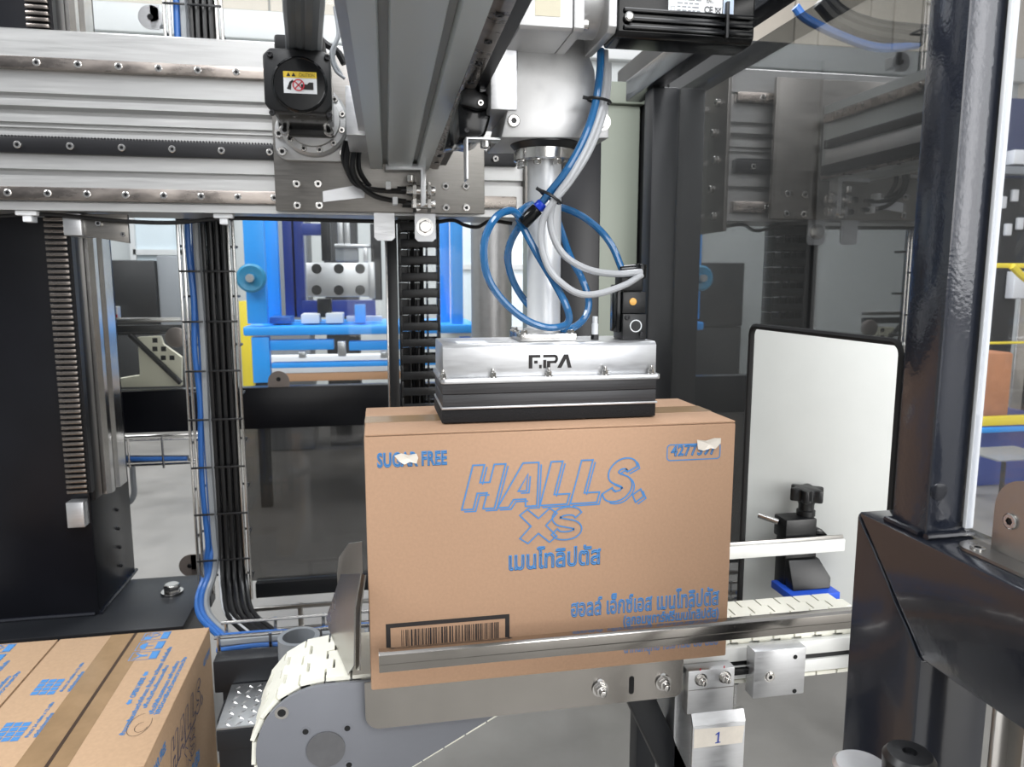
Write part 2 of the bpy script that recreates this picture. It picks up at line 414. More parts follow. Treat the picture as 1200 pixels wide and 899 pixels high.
# ================================================================== SETTING
struct('floor', M().box(-8, 9, -6, 10, -.06, 0), floor_m)
YB = 9.0
wb = struct('wall_back', M().box(-8, 9, YB, YB + .15, 0, 7.5), wall_low)
m = M()
for i in range(-7, 9):
    for k in range(3):
        obj('panel', M().box(i * 1.05 + .01, i * 1.05 + 1.04, YB - .04, YB, 4.32 + k * 1.06, 4.32 + k * 1.06 + 1.045, b=.01), wall_m, wb)
struct('trim_1', M().box(-8, 9, YB - .12, YB, 4.0, 4.3, b=.02), band_m)
struct('trim_2', M().box(-8, 9, YB - .07, YB, 2.5, 2.62, b=.02), band_m)
struct('wall_left', M().box(-7.2, -7.05, -6, YB, 0, 5.5), wall_low)
struct('wall_right', M().box(8.6, 8.75, -6, YB, 0, 5.5), wall_m)
# a daylit window in the far wall
def wall_window(n, x0, x1, z0, z1):
    o = struct('window_%d' % n, M().box(x0, x1, YB - .06, YB, z0, z1), window_m)
    fr = M()
    for a in (x0, (x0 + x1) / 2, x1): fr.box(a - .03, a + .03, YB - .1, YB - .06, z0, z1)
    for a in (z0, (z0 + z1) / 2, z1): fr.box(x0, x1, YB - .1, YB - .06, a - .03, a + .03)
    obj('window_frame', fr, band_m, o)
wall_window(1, .9, 1.9, .8, 2.3)
wall_window(2, -2.6, -1.6, 1.0, 2.4)

# ================================================================== FRONT FRAME (right foreground)
FX, FZ = .60, 1.107
fr = thing('machine_frame', 'glossy anthracite welded tube frame with upright column in the right foreground', 'frame', (FX + .045, .75, 0))
obj('post', M().prism([(FX, .818, 0), (FX, .818, FZ), (FX, .690, .972), (FX, .690, 0)], (.095, 0, 0), b=.0045), paint_front, fr)
m = M(); m.prism([(FX, .8175, FZ), (FX, -.25, FZ), (FX, -.25, .972), (FX, .6898, .972)], (.095, 0, 0), b=.0045)
obj('cross_beam', m, paint_front, fr)
# mitre weld and post weld beads
m = M()
pts = [V((FX - .0006, .812 - .119 * t, FZ - .006 - (.126) * t)) + V((0, random.uniform(-.001, .001), random.uniform(-.001, .001))) for t in [i / 16 for i in range(17)]]
m.tube(pts, .0011, 6)
obj('weld_seam', m, paint_front, fr)
CX0, CX1, CY0, CY1 = FX + .012, FX + .0645, .711, .771
obj('column', M().box(CX0, CX1, CY0, CY1, FZ, 2.25, b=.005), paint_rough, fr)
m = M()
loop = [(CX0 - .002, CY0 - .002), (CX1 + .002, CY0 - .002), (CX1 + .002, CY1 + .002), (CX0 - .002, CY1 + .002), (CX0 - .002, CY0 - .002)]
wp = []
for a, b in zip(loop, loop[1:]):
    for i in range(8): t = i / 8; wp.append((a[0] + (b[0] - a[0]) * t + random.uniform(-.0012, .0012), a[1] + (b[1] - a[1]) * t + random.uniform(-.0012, .0012), FZ + .003))
m.tube(wp, .0042, 8); obj('weld_bead', m, paint, fr)
# dent / paint drip on the column face
obj('paint_drip', M().lathe((CX0 + .012, CY0 + .0005, FZ + .055), (0, -1, 0), [(.011, 0), (.010, .0012), (.006, .0016)], 16), paint, fr)

# right clear guard, lit edge painted as white strip, in front of column
gp = thing('clear_guard', 'hazy clear guard panel with a white strip for its lit edge, right of the foreground column', 'panel', (FX + .058, .4, FZ))
obj('pane', M().box(FX + .055, FX + .061, -.2, .702, FZ + .006, 2.3), pane_right, gp)
m = M(); c = [(FX + .0545, .7080), (FX + .0650, .7080), (FX + .0650, .7025), (FX + .0545, .7025)]
m.prism([(x, y, FZ + .012) for x, y in c], (0, 0, 1.2), b=.0015)
obj('edge_strip', m, label_white, gp, 'white strip painted as the lit pane edge')
# hinge bracket on the beam
hb = thing('hinge_bracket', 'stainless corner bracket screwed to the foreground beam below the clear panel', 'bracket', (FX + .05, .63, FZ))
base = rrect(FX + .024, .575, FX + .084, .690, .022, 7)
m = M(); m.prism([(x, y, FZ + .0005) for x, y in base], (0, 0, .0035)); obj('base_plate', m, stainless_b, hb)
m = M(); tabp = [(.56, FZ + .0042), (.662, FZ + .0042), (.662, FZ + .052)] + [(.626 + .036 * cos(t), FZ + .052 + .036 * sin(t)) for t in [pi / 2 * i / 8 for i in range(1, 9)]] + [(.56, FZ + .088)]
m.prism([(FX + .0505, y, z) for y, z in tabp], (.0035, 0, 0)); obj('upright_tab', m, stainless_b, hb)
fix(ME_SCREW, 'screw', (FX + .0505, .640, FZ + .042), (-1, 0, 0), .0085, hb, .0025)
fix(ME_SCREW, 'screw', (FX + .036, .664, FZ + .004), (0, 0, 1), .0075, hb, .0022)
# bits at the bottom edge under the beam
k = P(1066, 884, .60)
kn = thing('hand_wheel', 'round black knob with centre hole at the lower right under the dark beam', 'knob', (k.x, .60, 0))
obj('grip', M().lathe((k.x, .60, k.z - .03), (0, 0, 1), [(.018, 0), (.024, .004), (.025, .026), (.021, .032), (.007, .033), (.0065, .027)], 24), black, kn)
obj('stem', M().cyl((k.x, .60, .0), (k.x, .60, k.z - .03), .012), black, kn)
k = P(1010, 897, .66)
cp = thing('levelling_cap', 'pale round cap at the bottom edge left of the black knob', 'cap', (k.x, .66, 0))
obj('disc', M().lathe((k.x, .66, k.z - .012), (0, 0, 1), [(.026, 0), (.030, .003), (.030, .010), (.026, .013)], 28), alu_plain, cp)
obj('stem', M().cyl((k.x, .66, 0), (k.x, .66, k.z - .012), .012), steel, cp)
a = P(1156, 840, .64)
m = M().box(a.x, a.x + .035, .628, .634, .0, .966, b=.001).box(a.x + .018, a.x + .021, .61, .628, .0, .966)
single('steel_upright', m, stainless_b, 'stainless strip standing under the dark beam at the right edge', 'strip')

# ================================================================== SIDE FRAME + CLEAR SIDE GUARD WITH OPENING
sf = thing('post_and_rail', 'dark square post and top rail behind the black motor', 'frame', (.652, 1.68, 0))
obj('post', M().box(.627, .6892, 1.645, 1.70, 0, 1.8285, b=.004), paint_matt, sf)
obj('top_rail', M().box(.615, .657, .775, 1.80, 1.829, 1.878, b=.003), paint, sf)
SX = .690
opn = [(1.278, .75), (1.278, 1.315), (.84, 1.322), (.84, .75)]
sg = thing('side_guard', 'large clear guard with rounded carton opening right of the box, mirroring the gantry', 'panel', (SX, 1.2, .7))
m = M(); bm = m.bm
r_ = .018
top = [(1.278, .80)] + [(1.278 - r_ + r_ * cos(t), 1.315 - r_ + r_ * sin(t)) for t in [pi / 2 * i / 6 for i in range(7)]] + \
      [(.872 + r_ - r_ * sin(t), 1.317 - r_ + r_ * cos(t)) for t in [pi / 2 * i / 6 for i in range(7)]] + [(.872, .80)]
outer = [(.846 - .01, .80), (.752, .80), (.752, 1.826), (1.70, 1.826), (1.70, .55), (1.278, .55)]
hole = [(1.278, .55), (1.278, 1.3127), (.872, 1.317), (.872, .80), (.752, .80), (.752, 1.826), (1.70, 1.826), (1.70, .55)]
obj('pane', M().prism([(SX, y, z) for y, z in hole], (.005, 0, 0)), pane_side, sg)
m = M()
path = [V((SX + .0025, y, z)) for y, z in [(1.278, .60)] + top[1:-1] + [(.872, .80)]]
m.tube(path, .0058, 8)
obj('rubber_edge', m, rubber, sg, 'black rubber edging round the opening')
m = M().box(SX - .001, SX + .006, .859, .8640, .80, 1.30, b=.001); obj('edge_strip', m, label_white, sg, 'white strip painted as the lit pane edge along the opening')  # white colour stands for light caught in the pane edge

wbd = thing('white_board', 'white frosted board seen through the black-edged opening right of the box', 'board', (.85, 1.34, 0))
w0, w1 = V((.750, 1.394, 0)), V((1.0, 1.25, 0)); wn = V((w1.y - w0.y, w0.x - w1.x, 0)).normalized() * -1
obj('board', M().prism([w0 + V((0, 0, .66)), w1 + V((0, 0, .66)), w1 + V((0, 0, 1.272)), w0 + V((0, 0, 1.306))], wn * .010, b=.002), white_board_m, wbd)
for t in (.92, .985):
    q = w0.lerp(w1, t) + wn * .026; obj('leg', M().box(q.x - .012, q.x + .012, q.y - .004, q.y + .020, 0, 1.2, b=.002), alu_plain, wbd)

# cabinets outside the guard
dc = thing('control_cabinet', 'tall dark cabinet standing beyond the clear side guard', 'cabinet', (1.6, 2.9, 0))
obj('body', M().box(1.02, 2.25, 2.62, 3.1, 0, 2.26, b=.008), dark_cab, dc)
obj('door', M().box(1.05, 1.62, 2.60, 2.62, .1, 2.2, b=.004), dark_cab, dc)
obj('door', M().box(1.65, 2.22, 2.60, 2.62, .1, 2.2, b=.004), dark_cab, dc)
obj('handle', M().box(1.58, 1.60, 2.585, 2.60, 1.0, 1.2, b=.003), black, dc)
pc = thing('pale_cabinet', 'pale grey-green cabinet behind the white lift pipe', 'cabinet', (.95, 3.1, 0))
obj('body', M().box(.66, 1.01, 2.78, 3.3, 0, 2.05, b=.006), cabinet_m, pc)
obj('top_cover', M().box(.65, 1.02, 2.76, 3.32, 2.052, 2.13, b=.004), cabinet_m, pc)
bp = thing('back_column', 'dark upright column behind the white lift pipe and hose loops', 'column', (.64, 2.35, 0))
a, b = P(657, 300, 2.3), P(703, 300, 2.3)
obj('post', M().box(a.x, b.x, 2.3, 2.42, 0, 1.95, b=.005), paint_col, bp)
obj('foot_plate', M().box(a.x - .03, b.x + .03, 2.28, 2.44, 0.0, .014, b=.002), paint, bp)

# ================================================================== LIFT COLUMN (left)
LX = -.80
lc = thing('lift_column', 'dark lift column with toothed rack and steel rail at the left edge', 'column', (-1.1, 2.36, 0))
obj('body', M().box(-1.45, LX, 2.2, 2.53, .445, 3.2, b=.006), paint_col, lc)
obj('base_plate', M().box(-1.60, -.545, 2.08, 2.45, .415, .445, b=.003), paint_matt, lc)
obj('plinth', M().box(-1.62, -.60, 2.12, 2.54, 0.0, .413, b=.004), paint_matt, lc)
a0, a1 = P(62, 270, 2.185).x, P(84, 270, 2.185).x
z0 = P(92, 577, 2.185).z
rk = obj('rack', M().box(a0 + .004, a1, 2.176, 2.2, z0, 3.1), rack_m, lc)
mt = M(); mt.box(a0 - .012, a1 - .006, 2.160, 2.176, 0, .0085, b=.001); MEt = shared('tooth', mt, rail_m)
z = z0 + .003; i = 0
while z < 3.05:
    link('tooth', MEt, (0, 0, z), rk); i += 1; z += .0150
zr = z0 - .03
obj('backing_strip', M().box(LX + .0003, LX + .012, 2.205, 2.262, zr, 3.1, b=.001), rack_m, lc)
obj('rail', M().prism([(LX, 2.265, zr), (LX + .022, 2.265, zr), (LX + .034, 2.275, zr), (LX + .034, 2.300, zr), (LX + .026, 2.308, zr), (LX + .026, 2.330, zr), (LX + .036, 2.338, zr), (LX + .036, 2.400, zr), (LX + .030, 2.410, zr), (LX, 2.410, zr)], (0, 0, 2.2)), steel, lc)
obj('edge_strip', M().box(LX + .0003, LX + .020, 2.412, 2.445, zr, 3.0, b=.002), rack_m, lc)
for i in range(16): fix(ME_SCREW_D, 'screw', (LX + .020, 2.43, z0 + .05 + i * .075), (1, 0, 0), .006, lc)
for i in range(4): fix(ME_SCREW_D, 'screw', (LX, 2.40, z0 - .3 + i * .06), (1, 0, 0), .005, lc)
a = P(93, 600, 2.19)
obj('stop_block', M().box(a.x - .022, a.x + .022, 2.16, 2.2, a.z - .036, a.z + .036, b=.002), alu_plain, lc)
obj('weld_seam', M().tube([(-1.45 + i * .04, 2.197 + random.uniform(-.002, .002), .449) for i in range(17)], .006, 6), paint, lc)
obj('weld_seam', M().tube([(LX + .003, 2.2 + i * .03, .449 + random.uniform(-.002, .002)) for i in range(12)], .006, 6), paint, lc)
a = PZ(202, 694, .447)
fix(ME_HEX, 'anchor_bolt', (a.x, a.y, .447), (0, 0, 1), .022, lc, .03)
# lift slide bracket fixed under the gantry beam
br = thing('lift_bracket', 'light metal slide bracket under the beam beside the toothed rack', 'bracket', (-.75, 2.1, 1.5))
a, b = P(73, 256, 2.03), P(96, 276, 2.03)
obj('angle', M().box(a.x, b.x, 2.03, 2.15, b.z, 1.562, b=.002), alu_plain, br)
a2 = P(150, 285, 2.03)
obj('side_plate', M().prism([(b.x + .0005, 2.04, 1.562), (a2.x, 2.04, 1.562), (a2.x, 2.04, a2.z), (b.x + .0005, 2.04, b.z)], (0, .012, 0), b=.001), alu_dark, br)
a = P(116, 262, 2.04); fix(ME_SCREW, 'screw', (a.x, 2.04, a.z), FR, .008, br)
a = P(130, 284, 2.04); fix(ME_SCREW, 'screw', (a.x + .03, 2.04, a.z + .02), FR, .006, br)

# ================================================================== GANTRY BEAM
gb = thing('gantry_beam', 'wide aluminium gantry beam with two rails and black rack across the back', 'beam', (-.5, 2.09, 1.56))
BX0, BX1 = -1.7, .40
prof = [(2.0, 1.565), (1.992, 1.565), (1.992, 1.584), (2.0, 1.586), (2.0, 1.647), (2.022, 1.649), (2.022, 1.660), (2.0, 1.662), (2.0, 1.748), (2.014, 1.750), (2.014, 1.757), (2.001, 1.758), (2.001, 1.761), (2.014, 1.762), (2.014, 1.768), (2.0, 1.770),
        (2.0, 1.788), (2.030, 1.790), (2.030, 1.803), (2.0, 1.807), (2.0, 1.823), (2.018, 1.825), (2.018, 1.833), (2.0, 1.837), (2.0, 1.912), (1.994, 1.915), (1.994, 1.976), (2.0, 1.98), (2.19, 1.98), (2.19, 1.565)]
obj('profile', M().prism([(BX0, y, z) for y, z in prof], (BX1 - BX0, 0, 0)), alu, gb)
def rail_strip(name, zc, hh, ma, u_list, uv, rr, th=.02, teeth=False):
    o = obj(name, M().box(BX0, BX1 - .02, 2.0 - th, 2.0, zc - hh, zc + hh, b=.0015), ma, gb)
    return o
ru = rail_strip('upper_rail', 1.900, .0135, rail_m, 0, 0, 0)
rlw = rail_strip('lower_rail', 1.603, .0155, rail_m, 0, 0, 0)
rb = rail_strip('rack', 1.7145, .018, rack_m, 0, 0, 0, .016)
x0 = P(43, 77, 1.98).x; dx = P(91.5, 78.5, 1.98).x - x0
for i in range(-14, 26):
    x = x0 + i * dx
    if x < BX1 - .04: fix(ME_SCREW, 'screw', (x, 1.9815, 1.900), FR, .0085, ru, .0035)
x0 = P(9, 228, 1.98).x; dx = P(56, 229, 1.98).x - x0
for i in range(-14, 26):
    x = x0 + i * dx
    if x < BX1 - .04: fix(ME_SCREW, 'screw', (x, 1.9815, 1.603), FR, .0085, rlw, .0035)
x0 = P(20, 171, 1.98).x; dx = P(82, 173, 1.98).x - x0
for i in range(-8, 15):
    x = x0 + i * dx
    if x < BX1 - .04: fix(ME_SCREW, 'screw', (x, 1.984, 1.714), FR, .0085, rb, .005)
m = M(); x = BX0
while x < BX1 - .03: m.box(x, x + .0035, 1.986, 1.998, 1.7325, 1.7365); x += .0072
obj('rack_teeth', m, rack_m, rb)['kind'] = 'stuff'
ec = obj('end_plate', M().box(BX1 + .0005, BX1 + .011, 1.975, 2.21, 1.535, 2.03, b=.001), alu_dark, gb)
for yy in (2.03, 2.13):
    for k in range(6): fix(ME_SCREW, 'screw', (BX1 + .011, yy + (.02 if k % 2 else 0), 1.58 + k * .078), (1, 0, 0), .011, ec)
# cable slung under the beam + its clips
m = M(); pts = [P(u, v, 2.02) for u, v in [(-60, 258), (10, 253), (60, 251.5), (140, 259), (205, 261), (262, 256), (340, 257), (420, 259), (470, 260)]]
single('beam_cable', M().tube(spline(pts, 6), .0052, 8), cable_black, 'black cable slung along the underside of the gantry beam', 'cable')
pts = [P(u, v, 2.04) for u, v in [(505, 262), (530, 258), (545, 264), (560, 266), (575, 259), (600, 262)]]
single('beam_cable', M().tube(spline(pts, 6), .005, 8), cable_black, 'short black cable looped under the beam near the blue hose coil', 'cable')
for u, tx in ((32, 'white plastic clip under the beam above the dark lift column'), (262, 'white plastic clip under the beam above the wire cable tray')):
    a = P(u, 250, 2.01)
    single('cable_clip', M().box(a.x - .024, a.x + .024, 2.0, 2.05, 1.553, 1.5645, b=.003).box(a.x - .01, a.x + .01, 2.005, 2.04, 1.538, 1.5545, b=.002), label_white, tx, 'clip', 'cable clips under the beam')

# ---- carriage plate with gearbox + bracket tabs
cg = thing('carriage_plate', 'brushed steel carriage plate riding on the gantry beam behind the arm', 'plate', (.03, 1.94, 1.57))
cx0, cx1 = P(323, 240, 1.94).x, P(568, 240, 1.94).x
czb, czt = 1.568, P(323, 58, 1.94).z
obj('plate', M().box(cx0, cx1, 1.94, 1.955, czb, czt, b=.002), alu_dark, cg)
obj('rail_block', M().box(cx0 + .02, cx1 - .02, 1.956, 1.9785, 1.588, 1.618), rack_m, cg)
obj('rail_block', M().box(cx0 + .02, cx1 - .02, 1.956, 1.9785, 1.888, 1.912), rack_m, cg)
for (cu, cv) in [(165, 745), (252, 745), (168, 833), (257, 833), (768, 755), (850, 755), (770, 842), (852, 842)]:
    a = P(300 + cu / 3.456, cv / 3.456, 1.94); fix(ME_SCREW, 'screw', (a.x, 1.9415, a.z), FR, .0095, cg, .006)
m = M(); q = [P(300 + u / 3.456, v / 3.456, 1.93) for u, v in [(270, 775), (395, 752), (440, 775), (440, 800), (272, 818)]]
m.prism(q, (0, .006, 0)); obj('flag', m, alu_plain, cg)
for u0, u1, v1, bolt in ((438, 463, 282, False), (486, 511, 283, True)):
    a, b = P(u0, 252, 1.95), P(u1, v1, 1.95)
    pts = [(a.x, 1.955, 1.60), (b.x, 1.955, 1.60), (b.x, 1.955, b.z + .008), (b.x - .008, 1.955, b.z), (a.x + .008, 1.955, b.z), (a.x, 1.955, b.z + .008)]
    t = obj('tab', M().prism(pts, (0, .006, 0)), alu_plain, cg)
    if bolt:
        q = P(498, 266, 1.955); fix(ME_HEX, 'hex_bolt', (q.x, 1.955, q.z), FR, .0155, t, .02)

# servo motor on ring gearbox
MC = P(366, 145, 1.86)
sm = thing('servo_motor', 'black servo motor with yellow caution label on a grey ring gearbox', 'motor', (MC.x, 1.8, MC.z))
g0, g1 = P(322, 150, 1.92), P(410, 190, 1.92)
obj('mount_plate', M().prism([(x, 1.9395, z) for x, z in rrect(g0.x, g1.z, g1.x, g0.z + .03, .03, 6)], (0, -.022, 0), b=.002), cast, sm)
rc = P(367, 142, 1.90); rr = (P(409, 142, 1.9).x - P(326, 142, 1.9).x) / 2
obj('gear_ring', M().lathe((rc.x, 1.917, rc.z), FR, [(rr, 0), (rr, .03), (rr * .93, .036), (rr * .78, .038), (rr * .76, .05), (rr * .60, .052)], 40), cast, sm)
for i in range(12):
    t = 2 * pi * i / 12 + .2; fix(ME_SCREW, 'screw', (rc.x + rr * .86 * cos(t), 1.881, rc.z + rr * .86 * sin(t)), FR, .0075, sm, .006)
for u, v in ((331, 178), (403, 180), (327, 157), (407, 152)):
    a = P(u, v, 1.916); fix(ME_SCREW, 'screw', (a.x, 1.9175, a.z), FR, .011, sm, .01)
f0, f1 = P(326, 132, 1.85), P(391, 161, 1.85); ftop = P(340, 75, 1.85).z
fl = [(f0.x, 1.866, f1.z + .02), (f0.x + .02, 1.866, f1.z), (f1.x, 1.866, f1.z), (f1.x, 1.866, ftop), (f0.x, 1.866, ftop)]
obj('flange', M().prism(fl, (0, -.025, 0), b=.004), black, sm)
for u, v in ((334, 153), (385.5, 154)):
    a = P(u, v, 1.84); fix(ME_SCREW, 'screw', (a.x, 1.842, a.z), FR, .012, sm, .012)
YM = 1.66
b0, b1 = P(316, 131, YM), P(385, 68, YM)
ch = .022
oc = lambda x0, z0, x1, z1, c, y: [(x0 + c, y, z0), (x1 - c, y, z0), (x1, y, z0 + c), (x1, y, z1 - c), (x1 - c, y, z1), (x0 + c, y, z1), (x0, y, z1 - c), (x0, y, z0 + c)]
obj('body', M().prism(oc(b0.x, b0.z, b1.x, b1.z, .010, YM), (0, .18, 0), b=.003), black_gloss, sm)
obj('end_cap', M().prism(oc(b0.x - .005, b0.z - .005, b1.x + .005, b1.z + .005, .014, YM - .035), (0, .035, 0), b=.004), black, sm)
cc = P(351.5, 100, YM - .035); R0 = (b1.x - b0.x) * .45
cv = obj('cover', M().lathe((cc.x, YM - .035, cc.z), FR, [(R0, 0), (R0, .006), (R0 * .93, .010), (R0 * .90, .008), (R0 * .2, .008)], 40), black_gloss, sm)
for sx_ in (-1, 1):
    for sz in (-1, 1): fix(ME_SCREW_D, 'screw', (cc.x + sx_ * (b1.x - b0.x) * .46, YM - .035, cc.z + sz * (b1.x - b0.x) * .46), FR, .006, sm)
B = Basis((cc.x - .031, YM - .0436, cc.z - .006), (1, 0, 0), (0, 0, 1))
lb = obj('caution_label', M().prism([B(0, -.012), B(.065, -.012), B(.065, .030), B(0, .030)], (0, -.0004, 0)), label_white, cv)
m = M(); rect(m, 0, .018, .065, .030, B, .0008); obj('yellow_band', m, yellow, lb)
text('lettering', 'CAUTION', B, .030, .0205, .031, .007, print_dark, lb, weight=.02, z=.0012)
m = M()
for x in (.006, .016): m.prism([B(x, .0205, .0009), B(x + .008, .0205, .0009), B(x + .004, .028, .0009)], B.n * .0003)
m.prism([B(*p, .0009) for p in [(.006, -.004), (.012, .010), (.018, .014), (.020, .011), (.015, .006), (.014, -.006)]], B.n * .0003)
m.prism([B(*p, .0009) for p in [(.034, -.004), (.058, -.004), (.058, .010), (.050, .010), (.046, .006), (.034, .006)]], B.n * .0003)
obj('pictogram', m, print_dark, lb)
m = M(); ribbon(m, [(.029 + .0105 * cos(2 * pi * i / 24), .004 + .0105 * sin(2 * pi * i / 24)) for i in range(24)], .0024, B, z=.0014)
ribbon(m, [(.022, -.003), (.036, .011)], .0024, B, False, z=.0014); ribbon(m, [(.022, .011), (.036, -.003)], .0022, B, False, z=.0014)
obj('prohibition_sign', m, red, lb)
conduit_m = mat('dark_grey_conduit', srgb(92, 95, 98), .4)
# connector + flex cables above the motor
ct = P(352, 62, 1.68)
obj('connector', M().box(ct.x - .05, ct.x + .05, 1.66, 1.76, b1.z + .004, ct.z + .03, b=.006), black, sm)
for i, (uu, ut, rr_) in enumerate(((343, 341, 8), (353, 352, 9), (365, 366, 12))):
    pts = [P(uu, 70, 1.71), P(uu, 40, 1.60), P(ut, 0, 1.40), P(ut + 2, -80, 1.2), P(ut + 2, -330, .95), P(ut + 2, -620, .8)]
    single('motor_cable', M().tube(spline(pts, 6), rr_ * 1.6 / 867, 12), conduit_m, ['thin grey conduit left of three rising from the servo motor', 'middle grey conduit rising from the servo motor', 'thick grey conduit right of three rising from the servo motor'][i], 'cable', 'grey conduits above the servo motor')

# loose cables right of the servo motor
specs = [([(392, 8), (396, 40), (388, 62), (393, 82), (404, 92)], 1.72, .0035, cable_grey, 'grey cable hooping behind the arm above the ring gearbox'),
         ([(404, 30), (394, 50), (391, 70), (400, 88)], 1.74, .004, cable_grey, 'pale cable hoop nearest the arm beside the servo motor'),
         ([(362, 30), (380, 50), (395, 60), (404, 75)], 1.78, .008, cable_black, 'thick black cable passing right of the servo motor connector'),
         ([(410, 165), (406, 190), (412, 210), (424, 219), (445, 223), (470, 224)], 1.84, .006, cable_black, 'black sensor cable bending to the upper proximity sensor'),
         ([(417, 165), (413, 195), (420, 214), (436, 228), (455, 234), (476, 236)], 1.835, .006, cable_black, 'black sensor cable bending to the lower proximity sensor'),
         ([(422, 165), (420, 195), (428, 212), (434, 219)], 1.85, .006, cable_black, 'short black cable hanging beside the arm end'),
         ([(405, 165), (402, 185), (410, 205), (425, 217)], 1.855, .0055, cable_black, 'outer left black cable hanging beside the arm end')]
for pts, yy, r, ma, lab in specs:
    single('loose_cable', M().tube(spline([P(u, v, yy) for u, v in pts], 6), r, 8), ma, lab, 'cable', 'loose cables beside the arm')

# ================================================================== ARM (towards the camera)
def pp(px, Y): return [P(u, v, Y) for u, v in px]
AY0, AY1, SH = .28, 1.935, .017
def arm_ext(name, prof, y0, y1, ma, parent, b=0):
    return obj(name, M().prism([(x + SH * (y0 - .78), y0, z) for x, z in prof], (SH * (y1 - y0), y1 - y0, 0), b=b), ma, parent)
am = thing('gantry_arm', 'long grooved aluminium arm reaching from the carriage towards the camera', 'arm', (.05, 1.2, 1.67))
zb = 1.674
prof = [(-.020, zb), (.008, zb), (.010, zb + .004), (.010, zb + .014), (.022, zb + .014), (.022, zb + .004), (.024, zb), (.080, zb), (.082, zb + .004), (.082, zb + .014), (.094, zb + .014), (.094, zb + .004), (.096, zb), (.124, zb), (.124, zb + .20), (-.020, zb + .20)]
arm_ext('profile', prof, AY0, AY1, alu_y, am)
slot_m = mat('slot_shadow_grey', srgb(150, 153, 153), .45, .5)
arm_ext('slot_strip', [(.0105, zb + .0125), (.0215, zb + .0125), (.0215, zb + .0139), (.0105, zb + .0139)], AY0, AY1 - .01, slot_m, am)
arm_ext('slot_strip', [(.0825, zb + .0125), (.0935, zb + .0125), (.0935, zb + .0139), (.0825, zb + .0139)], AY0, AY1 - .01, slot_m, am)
arm_ext('rail', [(.1245, zb + .002), (.134, zb - .002), (.146, zb - .002), (.146, zb + .026), (.1245, zb + .026)], AY0, AY1 - .03, rail_m, am, .001)
arm_ext('rack', [(.1465, zb + .004), (.164, zb + .004), (.164, zb + .030), (.1465, zb + .030)], AY0, AY1 - .06, rack_m, am)
for i in range(14):
    y = .62 + i * .09; fix(ME_SCREW_D, 'screw', (.135 + SH * (y - .78), y, zb - .002), (0, 0, -1), .005, am, .002)
arm_ext('side_rail', [(.1245, zb + .150), (.140, zb + .150), (.140, zb + .172), (.1245, zb + .172)], AY0, AY1 - .02, rail_m, am, .001)
arm_ext('side_strip', [(.1245, zb + .082), (.134, zb + .082), (.134, zb + .104), (.1245, zb + .104)], AY0, AY1 - .02, rack_m, am, .001)
arm_ext('side_cover', [(.1245, zb + .036), (.130, zb + .036), (.130, zb + .076), (.1245, zb + .076)], AY0, AY1 - .02, alu_plain, am, .001)
for i in range(12): fix(ME_SCREW, 'screw', (.140 + SH * (.75 + i * .1 - .78), .75 + i * .1, zb + .161), (1, 0, 0), .006, am, .003)
# side bar with a stepped end on the left
a, b = P(398, 10, .80), P(431, 118, 1.5)
arm_ext('side_bar', [(-.034, zb + .012), (-.0205, zb + .012), (-.0205, zb + .11), (-.034, zb + .11)], AY0, 1.52, alu_plain, am)
e0, e1 = P(406, 158, 1.52), P(431, 101, 1.52)
obj('end_block', M().box(e0.x, e1.x, 1.521, 1.72, e0.z, e1.z, b=.002), alu_plain, am)
# sensor bracket at the arm end
sb = obj('sensor_bracket', M().prism(pp([(452, 192), (499, 192), (499, 240), (493, 243), (493, 199), (452, 199)], 1.87), (0, .04, 0), b=.0008), alu_plain, am)
a = P(481, 206, 1.88); fix(ME_SCREW, 'screw', (a.x, 1.88, a.z), (0, 0, -1), .010, sb, .016)
for v, x0u, tx in ((223, 476, 'upper'), (239, 482, 'lower')):
    a, b = P(x0u, v, 1.885), P(510, v, 1.885); q = P(497, v, 1.885)
    ps = thing('proximity_sensor', tx + ' chrome proximity sensor of the two clamped at the arm end', 'sensor', (a.x, 1.885, a.z), 'proximity sensors at the arm end')
    obj('barrel', M().cyl((a.x, 1.885, a.z), (b.x, 1.885, a.z), .0125, 20, b=.001), steel, ps)
    obj('nut', M().cyl((q.x - .028, 1.885, a.z), (q.x - .020, 1.885, a.z), .021, 6), steel, ps)
    obj('nut', M().cyl((q.x + .008, 1.885, a.z), (q.x + .016, 1.885, a.z), .021, 6), steel, ps)
    obj('tail', M().cyl((a.x - .022, 1.885, a.z), (a.x, 1.885, a.z), .009, 14), black, ps)
a = P(490, 247, 1.875); fix(ME_SCREW, 'screw', (a.x, 1.89, a.z + .01), FR, .010, sb, .008)
for u, v in ((455, 218), (463, 236)):
    a = P(u, v, 1.83); single('cable_tie', M().box(a.x - .006, a.x + .006, 1.822, 1.85, a.z - .008, a.z + .01, b=.002), label_white, 'small white cable tie on the %s sensor cable' % ('upper' if v < 225 else 'lower'), 'tie')

# ================================================================== LIFT HEAD
hd = thing('lift_unit', 'cast metal lift unit with gearbox and black motor above the white pipe', 'head', (.26, 1.14, 1.6))
